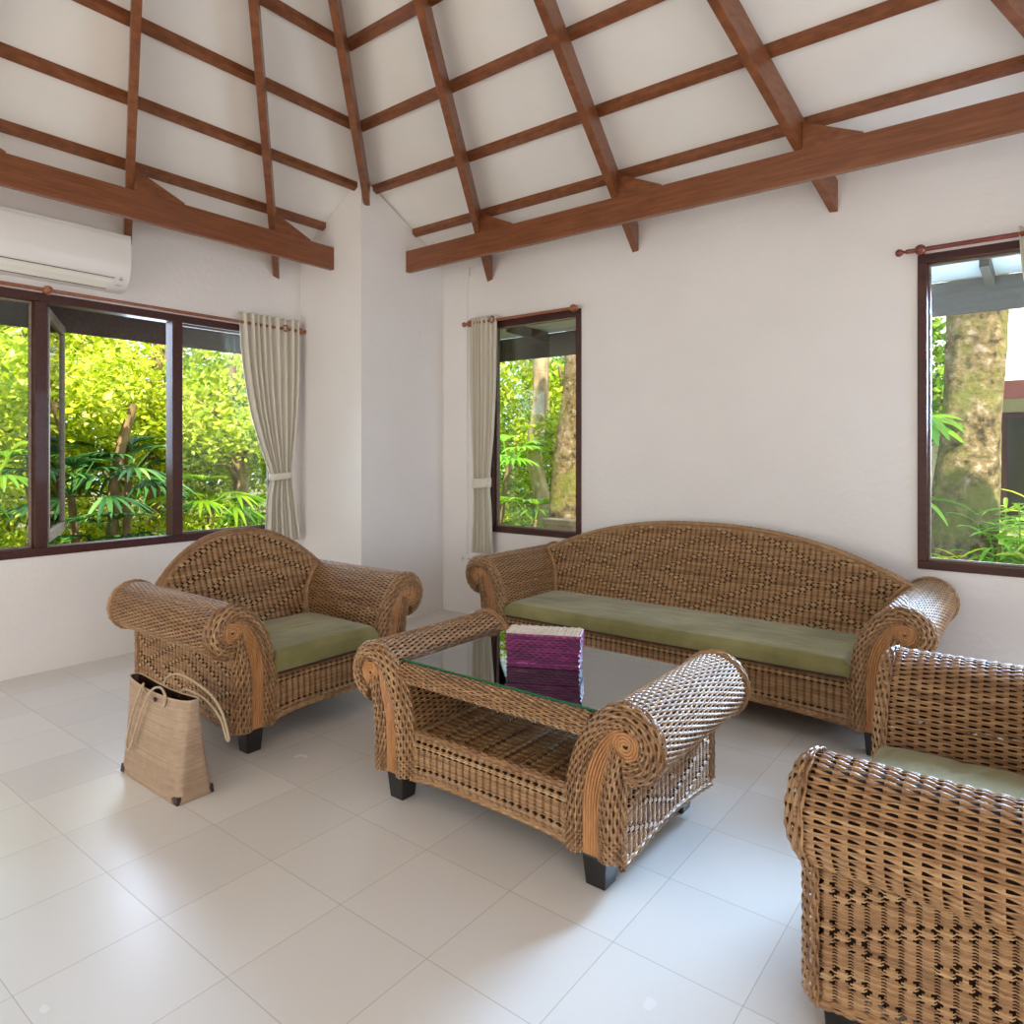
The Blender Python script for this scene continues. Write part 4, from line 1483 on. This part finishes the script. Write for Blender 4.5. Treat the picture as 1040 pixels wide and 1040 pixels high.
for cx in (-0.04, 0.04):
    for q in (-0.010, 0.010): MB().box((cx + q - 0.003, -0.0128, 0.040), (cx + q + 0.003, -0.011, 0.056)).build('slot', M['darkslot'], se)
    MB().box((cx - 0.003, -0.0128, 0.022), (cx + 0.003, -0.011, 0.030)).build('slot', M['darkslot'], se)

# ------------------------------------------------------------------ garden
structure(MB().box((-45, -12, -0.9), (25, 50, -0.5)).build('ground', M['soil']))


def leaf_cloud(mb, centres, rad, n, size, seed, flat=0.35):
    n = int(n * 1.9); size = size * 0.66
    rng = np.random.default_rng(seed)
    C = np.asarray(centres, float)
    k = rng.integers(0, len(C), n)
    d = rng.normal(size=(n, 3)); d /= np.linalg.norm(d, axis=1)[:, None]
    R = np.asarray(rad)[k] if np.ndim(rad) else np.full(n, rad)
    p = C[k] + d * (R * rng.random(n) ** 0.45)[:, None] * np.array([1, 1, 0.75])
    nrm = rng.normal(size=(n, 3)); nrm[:, 2] = np.abs(nrm[:, 2]) + flat
    nrm /= np.linalg.norm(nrm, axis=1)[:, None]
    t = np.cross(nrm, rng.normal(size=(n, 3))); t /= np.linalg.norm(t, axis=1)[:, None]
    b = np.cross(nrm, t)
    s = size * rng.uniform(0.6, 1.35, n)[:, None]
    v0 = p - t * s; v2 = p + t * s; v1 = p + b * s * 0.6 - nrm * s * 0.2; v3 = p - b * s * 0.6 - nrm * s * 0.2
    V = np.stack([v0, v1, v2, v3], 1).reshape(-1, 3)
    F = np.arange(4 * n).reshape(n, 4)
    tone = np.repeat(np.clip(rng.normal(0.5, 0.25, n), 0, 1), 4)
    mb.add(V, F, tone)
    return mb


def tree(label, x, y, z0, h, crown, rad, n, size, mat, seed, trunk_r=0.09, lean=(0, 0), bark='bark', blobs=12, name='leafy_tree'):
    e = empty(name, (x, y, z0))
    tag(e, label, 'tree')
    rng = np.random.default_rng(seed)
    tp = resample([(0, 0, 0), (lean[0] * .3 + rng.normal(0, .05), lean[1] * .3, h * .35), (lean[0] * .7, lean[1] * .7 + rng.normal(0, .05), h * .7), (lean[0], lean[1], h)], 24)
    mb = MB().tube(tp, np.linspace(trunk_r, trunk_r * .5, 24), 12)
    for k in range(5):
        a = rng.uniform(0, 2 * PI); st = tp[int(rng.integers(9, 22))]
        en = st + np.array([math.cos(a) * rad * .8, math.sin(a) * rad * .8, rng.uniform(.2, .9)])
        mb.tube(resample([st, (st + en) / 2 + np.array([0, 0, .12]), en], 8), np.linspace(trunk_r * .4, trunk_r * .1, 8), 6)
    mb.build('trunk', M[bark], e, smooth=True)
    cc = np.array([lean[0], lean[1], crown]) + rng.normal(size=(blobs, 3)) * np.array([rad * .5, rad * .5, rad * .55])
    lf = leaf_cloud(MB(), cc, rad * 0.5, n, size, seed + 1)
    lf.build('foliage', M[mat], e)
    return e


# --- beyond the left window
AL = [  # x, y, height, crown z, radius, n, leaf, mat, label
    (-9.6, 3.0, 3.2, 2.6, 1.1, 2600, .085, 'leaf_yellow', 'yellow green tree outside the left pane of the wide window'),
    (-10.8, 4.6, 3.6, 2.9, 1.3, 3200, .085, 'leaf_yellow', 'sunlit pale leaved tree outside the middle of the wide window'),
    (-10.2, 6.1, 3.4, 2.6, 1.2, 3000, .08, 'leaf_yellow', 'yellow green tree outside the right pane of the wide window'),
    (-12.6, 3.6, 4.6, 2.7, 1.9, 4200, .10, 'leaf_yellow', 'tall bright tree further back left of the middle pane'),
    (-13.2, 6.4, 4.8, 2.8, 1.9, 4200, .10, 'leaf_yellow', 'tall bright tree further back behind the middle mullion'),
    (-13.0, 8.6, 4.6, 2.8, 1.9, 4200, .10, 'leaf_green', 'tall mid green tree further back behind the left curtain'),
    (-15.5, 5.2, 5.4, 2.6, 2.4, 5000, .13, 'leaf_green', 'distant green tree filling the gap behind the sunlit trees'),
    (-15.8, 9.2, 5.4, 2.8, 2.4, 4200, .13, 'leaf_yellow', 'distant yellow tree far behind the right pane of the wide window'),
    (-15.2, 2.6, 5.2, 2.6, 2.2, 3600, .13, 'leaf_yellow', 'distant yellow tree far behind the left pane of the wide window'),
]
for i, (x, y, h, cz, r, n, sz, mt, lb) in enumerate(AL):
    tree(lb, x, y, -0.5, h, cz, r, n, sz, mt, 40 + i, 0.07 + 0.02 * (i % 3), (RNG.normal(0, .15), RNG.normal(0, .15)))
for i, (x, y, lb) in enumerate([(-9.0, 0.2, 'leafy tree by the left house wall past the left edge of the view'), (-10.5, -2.6, 'leafy tree outside the left wall, level with the camera side'),
                                (-13.5, -0.8, 'larger leafy tree far outside the left wall, beside the view'), (-5.5, -8.5, 'leafy tree in the garden beyond the unseen front opening'),
                                (-2.2, -8.0, 'leafy tree straight behind the camera garden side'), (-8.5, -7.5, 'leafy tree at the front left corner of the garden')]):
    tree(lb, x, y, -0.5, 4.2, 2.3, 1.9, 2600, .12, 'leaf_green', 340 + i, 0.09)
# low undergrowth shrubs
for i, (x, y, mt, lb) in enumerate([(-9.2, 2.4, 'leaf_yellow', 'low yellow shrub below the left pane of the wide window'),
                                    (-10.4, 3.9, 'leaf_yellow', 'low bright shrub behind the fan palms'),
                                    (-9.6, 5.6, 'leaf_yellow', 'low yellow shrub at the foot of the right pane'),
                                    (-12.2, 5.2, 'leaf_green', 'low green shrub deeper in the left garden'),
                                    (-12.0, 7.6, 'leaf_yellow', 'low yellow shrub behind the tied curtain')]):
    e = empty('garden_shrub', (x, y, -0.5)); tag(e, lb, 'shrub')
    rng = np.random.default_rng(80 + i)
    cc = rng.normal(size=(9, 3)) * np.array([.5, .6, .3]) + np.array([0, 0, .55])
    leaf_cloud(MB(), cc, .5, 2400, .06, 90 + i).build('foliage', M[mt], e)
    mb = MB()
    for k in range(5):
        a = rng.uniform(0, 2 * PI)
        mb.tube([(0, 0, 0), (math.cos(a) * .3, math.sin(a) * .3, .7)], (0.02, 0.008), 6)
    mb.build('stems', M['bark'], e)


def blade(mb, base, az, el, length, width, droop, tone, segs=8, fold=0.25):
    t = np.linspace(0, 1, segs)
    hx, hy = math.cos(az), math.sin(az)
    r = length * t * math.cos(el) ; z = length * t * math.sin(el) - droop * length * t ** 2
    P = np.stack([base[0] + hx * r, base[1] + hy * r, base[2] + z], 1)
    w = width * np.sin(PI * np.clip(0.08 + 0.9 * t, 0, 1)) ** 0.7
    sx, sy = -hy, hx
    Lf = P + np.stack([sx * w / 2, sy * w / 2, w * fold], 1)
    Rt = P + np.stack([-sx * w / 2, -sy * w / 2, w * fold], 1)
    V = np.concatenate([Lf, P, Rt])
    i = np.arange(segs - 1)
    F = np.concatenate([np.stack([i, i + 1, segs + i + 1, segs + i], 1), np.stack([segs + i, segs + i + 1, 2 * segs + i + 1, 2 * segs + i], 1)])
    mb.add(V, F, tone)


def fan_palm(label, x, y, z0, h, nf, seed, mat='leaf_dark', R=0.55, name='fan_palm'):
    e = empty(name, (x, y, z0)); tag(e, label, 'palm')
    rng = np.random.default_rng(seed)
    tr = resample([(0, 0, 0), (rng.normal(0, .06), rng.normal(0, .06), h * .5), (0, 0, h)], 14)
    MB().tube(tr, np.linspace(.055, .04, 14), 10).build('trunk', M['bark'], e, smooth=True)
    for k in range(nf):
        az = 2 * PI * k / nf + rng.uniform(-.3, .3); el = rng.uniform(-.25, 1.1)
        mb = MB()
        sl_ = R * rng.uniform(.5, .9)
        tipp = np.array([math.cos(az) * math.cos(el) * sl_, math.sin(az) * math.cos(el) * sl_, h + math.sin(el) * sl_])
        mb.tube([(0, 0, h - .03), tipp], (0.010, 0.006), 5, tone=0.5)
        for q in np.linspace(-1.25, 1.25, 11):
            blade(mb, tipp, az + q, el * 0.6 - .1 * abs(q), R * rng.uniform(.75, 1.0), 0.055, 0.35, float(np.clip(rng.normal(.4, .22), 0, 1)), 6)
        mb.build('frond', M[mat], e)
    return e


fan_palm('dark fan palm outside left of the middle pane centre', -8.6, 3.05, -0.5, 1.55, 11, 1)
fan_palm('dark fan palm with the highest crown outside the middle pane', -8.8, 3.75, -0.5, 1.75, 12, 2)
fan_palm('low dark fan palm between its two taller neighbours', -8.2, 3.45, -0.5, 0.95, 9, 3)
fan_palm('pale fan palm outside the right pane of the wide window', -9.0, 4.9, -0.5, 1.35, 10, 4, 'leaf_green')
fan_palm('green big leaved palm outside the left pane', -8.3, 2.25, -0.5, 1.75, 9, 5, 'leaf_green', .5)
fan_palm('low pale fan palm by the curtain edge outside', -9.2, 5.5, -0.5, 1.0, 9, 6, 'leaf_green')

# bare slim trunks standing among them
for i, (x, y, h, r, lb, bk) in enumerate([(-8.9, 3.55, 2.6, .075, 'slim brown trunk standing among the dark palms', 'bark'),
                                          (-11.4, 5.2, 5.0, .11, 'brown trunk behind the middle pane right half', 'bark'),
                                          (-11.0, 6.5, 5.0, .12, 'pale leaning trunk just right of the second mullion', 'bark_pale'),
                                          (-12.0, 4.4, 5.2, .10, 'tall straight brown trunk outside the middle pane', 'bark')]):
    e = empty('tree_trunk', (x, y, -0.5)); tag(e, lb, 'tree trunk')
    MB().tube(resample([(0, 0, 0), (.05, .03, h * .4), (-.05, .12, h * .7), (.1, .25, h)], 20), np.linspace(r, r * .7, 20), 12).build('stem', M[bk], e, smooth=True)

# --- beyond the narrow window beside the pillar
BL = [
    (-5.9, 9.4, 3.4, 2.7, 1.2, 3000, .08, 'leaf_yellow', 'yellow green tree seen through the narrow window'),
    (-7.6, 10.6, 3.8, 2.8, 1.4, 3200, .09, 'leaf_green', 'mid green tree seen at the left of the narrow window'),
    (-6.6, 12.6, 4.6, 2.6, 1.9, 4000, .10, 'leaf_yellow', 'bright tree further back through the narrow window'),
    (-9.5, 13.0, 4.8, 2.6, 2.0, 4000, .11, 'leaf_green', 'tall green tree far back left of the narrow window'),
    (-8.2, 15.8, 5.5, 2.6, 2.4, 4200, .13, 'leaf_yellow', 'distant yellow tree far back through the narrow window'),
    (-11.8, 11.2, 5.0, 2.6, 2.0, 3600, .11, 'leaf_green', 'tall green tree standing beyond the corner of the house'),
]
for i, (x, y, h, cz, r, n, sz, mt, lb) in enumerate(BL):
    tree(lb, x, y, -0.5, h, cz, r, n, sz, mt, 140 + i, 0.07, (RNG.normal(0, .15), RNG.normal(0, .15)))
for i, (x, y, mt, lb) in enumerate([(-5.2, 8.4, 'leaf_green', 'low green shrub under the narrow window view'),
                                    (-6.4, 9.2, 'leaf_yellow', 'low yellow shrub under the narrow window view'),
                                    (-7.6, 11.2, 'leaf_yellow', 'low yellow shrub farther back in the narrow window view')]):
    e = empty('garden_shrub', (x, y, -0.5)); tag(e, lb, 'shrub')
    rng = np.random.default_rng(180 + i)
    cc = rng.normal(size=(9, 3)) * np.array([.5, .5, .3]) + np.array([0, 0, .6])
    leaf_cloud(MB(), cc, .5, 2400, .06, 190 + i).build('foliage', M[mt], e)


def big_trunk(label, pts, radii, mat, seed):
    e = empty('tree_trunk', tuple(pts[0])); tag(e, label, 'tree trunk')
    P = resample(pts, 50) - np.array(pts[0])
    R = np.interp(np.linspace(0, 1, 50), np.linspace(0, 1, len(radii)), radii)
    mb = MB().tube(P, R, 28)
    rng = np.random.default_rng(seed)
    V = mb.v[0]
    ang = np.arctan2(V[:, 1] - P[:, 1].repeat(28), V[:, 0] - P[:, 0].repeat(28))
    k = 1 + 0.07 * np.sin(3 * ang + V[:, 2] * 1.3) + 0.04 * np.sin(7 * ang - V[:, 2] * 3) + rng.normal(0, .012, len(V))
    c = P.repeat(28, 0)
    mb.v[0] = c + (V - c) * k[:, None]
    mb.build('stem', M[mat], e, smooth=True)
    return e


big_trunk('thick mossy trunk at the right of the narrow window', [(-4.75, 7.1, -.5), (-4.62, 7.1, 1.0), (-4.50, 7.15, 2.4), (-4.42, 7.2, 4.6)], [.26, .23, .20, .18], 'mossy', 1)
big_trunk('slender curving pale trunk in the middle of the narrow window', [(-5.9, 8.3, -.5), (-5.85, 8.3, .6), (-6.02, 8.3, 1.5), (-5.92, 8.3, 2.4), (-6.05, 8.4, 4.6)], [.13, .12, .11, .11, .1], 'bark_pale', 2)
big_trunk('slim dark trunk leaning behind the pale trunk in the narrow window', [(-5.9, 9.0, -.5), (-5.95, 9.0, 1.0), (-6.3, 9.0, 2.2), (-6.4, 9.1, 4.0)], [.09, .08, .07, .06], 'bark', 3)
fan_palm('small green palm low in the narrow window', -5.45, 7.5, -0.5, 1.1, 9, 21, 'leaf_green', .5)
fan_palm('pale arching palm at the middle left of the narrow window', -6.2, 7.9, -0.5, 1.85, 9, 22, 'leaf_bright', .5)
# timber railing post outside the narrow window
e = empty('railing_post', (-4.22, 6.3, -0.5)); tag(e, 'pale timber railing post low outside the narrow window', 'railing')
MB().box((-0.14, -.07, 0), (0.5, .07, 1.22)).build('post', M['bark_pale'], e, bevel=.008)
MB().box((-0.19, -.10, 1.22), (0.6, .10, 1.28)).build('post_cap', M['bark_pale'], e, bevel=.008)
# rafter tails under the eaves outside the narrow window
for k, (x, lb) in enumerate([(-3.92, 'short timber rafter tail under the eaves outside the narrow window'), (-0.30, 'short timber rafter tail under the eaves outside the right window')]):
    e = empty('rafter_tail', (x, YB + WT, 2.62)); tag(e, lb, 'rafter tail')
    MB().hexa([(-.025, 0, .0), (.025, 0, .0), (.025, .60, -.02), (-.025, .60, -.02), (-.025, 0, .08), (.025, 0, .08), (.025, .60, .08), (-.025, .60, .08)]).build('timber', M['fascia_grey'], e)

# --- beyond the right window
big_trunk('massive mossy double trunk close outside the right window', [(-0.62, 6.75, -.5), (-0.56, 6.75, .7), (-0.50, 6.8, 1.7), (-0.45, 6.85, 2.6), (-0.40, 6.9, 4.6)], [.25, .225, .205, .205, .19], 'mossy', 4)
big_trunk('thinner mossy stem fused to the left of the massive trunk', [(-0.80, 6.78, -.5), (-0.70, 6.78, .7), (-0.60, 6.8, 1.6), (-0.55, 6.85, 2.4)], [.17, .14, .12, .08], 'mossy', 5)


def strap_plant(label, x, y, z0, n, length, width, seed, mat='leaf_bright', name='birds_nest_fern', elr=(0.1, 1.2), droop=0.5):
    e = empty(name, (x, y, z0)); tag(e, label, 'plant')
    rng = np.random.default_rng(seed)
    for k in range(n):
        mb = MB()
        blade(mb, (0, 0, 0), 2 * PI * k / n + rng.uniform(-.25, .25), rng.uniform(*elr), length * rng.uniform(.7, 1.1), width * rng.uniform(.8, 1.15), droop * rng.uniform(.6, 1.2), float(rng.uniform(.1, .95)), 12)
        mb.build('frond', M[mat], e, smooth=True)
    return e


strap_plant('bright birds nest fern growing on the mossy trunk, level with its middle', -0.86, 6.40, 1.72, 15, .52, .10, 77, elr=(0.1, 1.0), droop=.6)
strap_plant('second strap leaved fern lower on the mossy trunk', -0.84, 6.50, 1.10, 6, .42, .05, 35, elr=(0.1, .6), droop=.8)
for i, (x, y, lb) in enumerate([(-0.12, 6.6, 'narrow leaved green clump right of the mossy trunk'), (0.25, 7.0, 'narrow leaved clump at the right edge outside the window'),
                                (-0.55, 6.2, 'small narrow leaved clump in front of the mossy trunk'), (0.0, 7.6, 'narrow leaved clump behind the right clump'), (-0.28, 6.9, 'narrow leaved clump pressed against the right side of the mossy trunk')]):
    e = empty('leafy_clump', (x, y, -.5)); tag(e, lb, 'shrub')
    rng = np.random.default_rng(60 + i)
    for s_ in range(13 if i != 2 else 5):
        mb = MB()
        bx_, by_ = rng.normal(0, .16, 2); hh = (rng.uniform(.9, 1.65) if i != 2 else rng.uniform(.9, 1.3))
        mb.tube([(bx_ * .3, by_ * .3, 0), (bx_, by_, hh)], (.008, .005), 5, tone=.3)
        for q in range(46):
            zq = hh * rng.uniform(.45, 1)
            blade(mb, (bx_ * zq / hh, by_ * zq / hh, zq), rng.uniform(0, 2 * PI), rng.uniform(-.1, .7), rng.uniform(.22, .38), .034, .3, float(rng.uniform(.2, 1)), 5)
        mb.build('shoot', M['leaf_bright' if s_ % 2 else 'leaf_yellow'], e)
# hanging fern fronds near the top left of the right window
tree('feathery green tree top left outside the right window', -1.25, 8.4, -0.5, 4.0, 3.2, .75, 2200, .07, 'leaf_green', 171, .05)
# neighbouring bungalow
he = empty('bungalow', (0.6, 12.5, -0.5))
tag(he, 'neighbouring cream bungalow with pale roof outside the right window', 'building')
MB().box((-4.0, 0, 0), (4.0, 3.5, 3.1)).build('wall', M['cream'], he)
MB().hexa([(-4.8, -1.3, 2.95), (4.8, -1.3, 2.95), (4.8, 4.5, 2.95), (-4.8, 4.5, 2.95), (-2.0, 1.4, 5.2), (2.0, 1.4, 5.2), (2.0, 1.8, 5.2), (-2.0, 1.8, 5.2)]).build('roof', M['thatch'], he)
MB().box((-4.8, -1.34, 2.72), (4.8, -1.28, 2.96)).build('fascia_board', M['redpost'], he)
for x in (-3.6, -1.22, 1.8):
    MB().box((x - .07, -1.2, 0), (x + .07, -1.06, 2.75)).build('veranda_post', M['redpost'], he)
wf = MB().box((-1.15, -0.04, 0.9), (1.6, 0.02, 2.6)).build('window', M['redpost'], he)
MB().box((-1.07, -0.06, 0.98), (1.52, -0.035, 2.52)).build('pane', M['darkglass'], wf)
for i, (x, y, h, cz, r, n, sz, mt, lb) in enumerate([(2.4, 17.5, 6.5, 5.5, 2.4, 3000, .14, 'leaf_green', 'tall green tree behind the neighbouring bungalow'),
                                                     (-3.6, 12.0, 5.5, 3.2, 1.9, 3600, .11, 'leaf_green', 'green tree standing left of the neighbouring bungalow')]):
    tree(lb, x, y, -0.5, h, cz, r, n, sz, mt, 240 + i, .1)
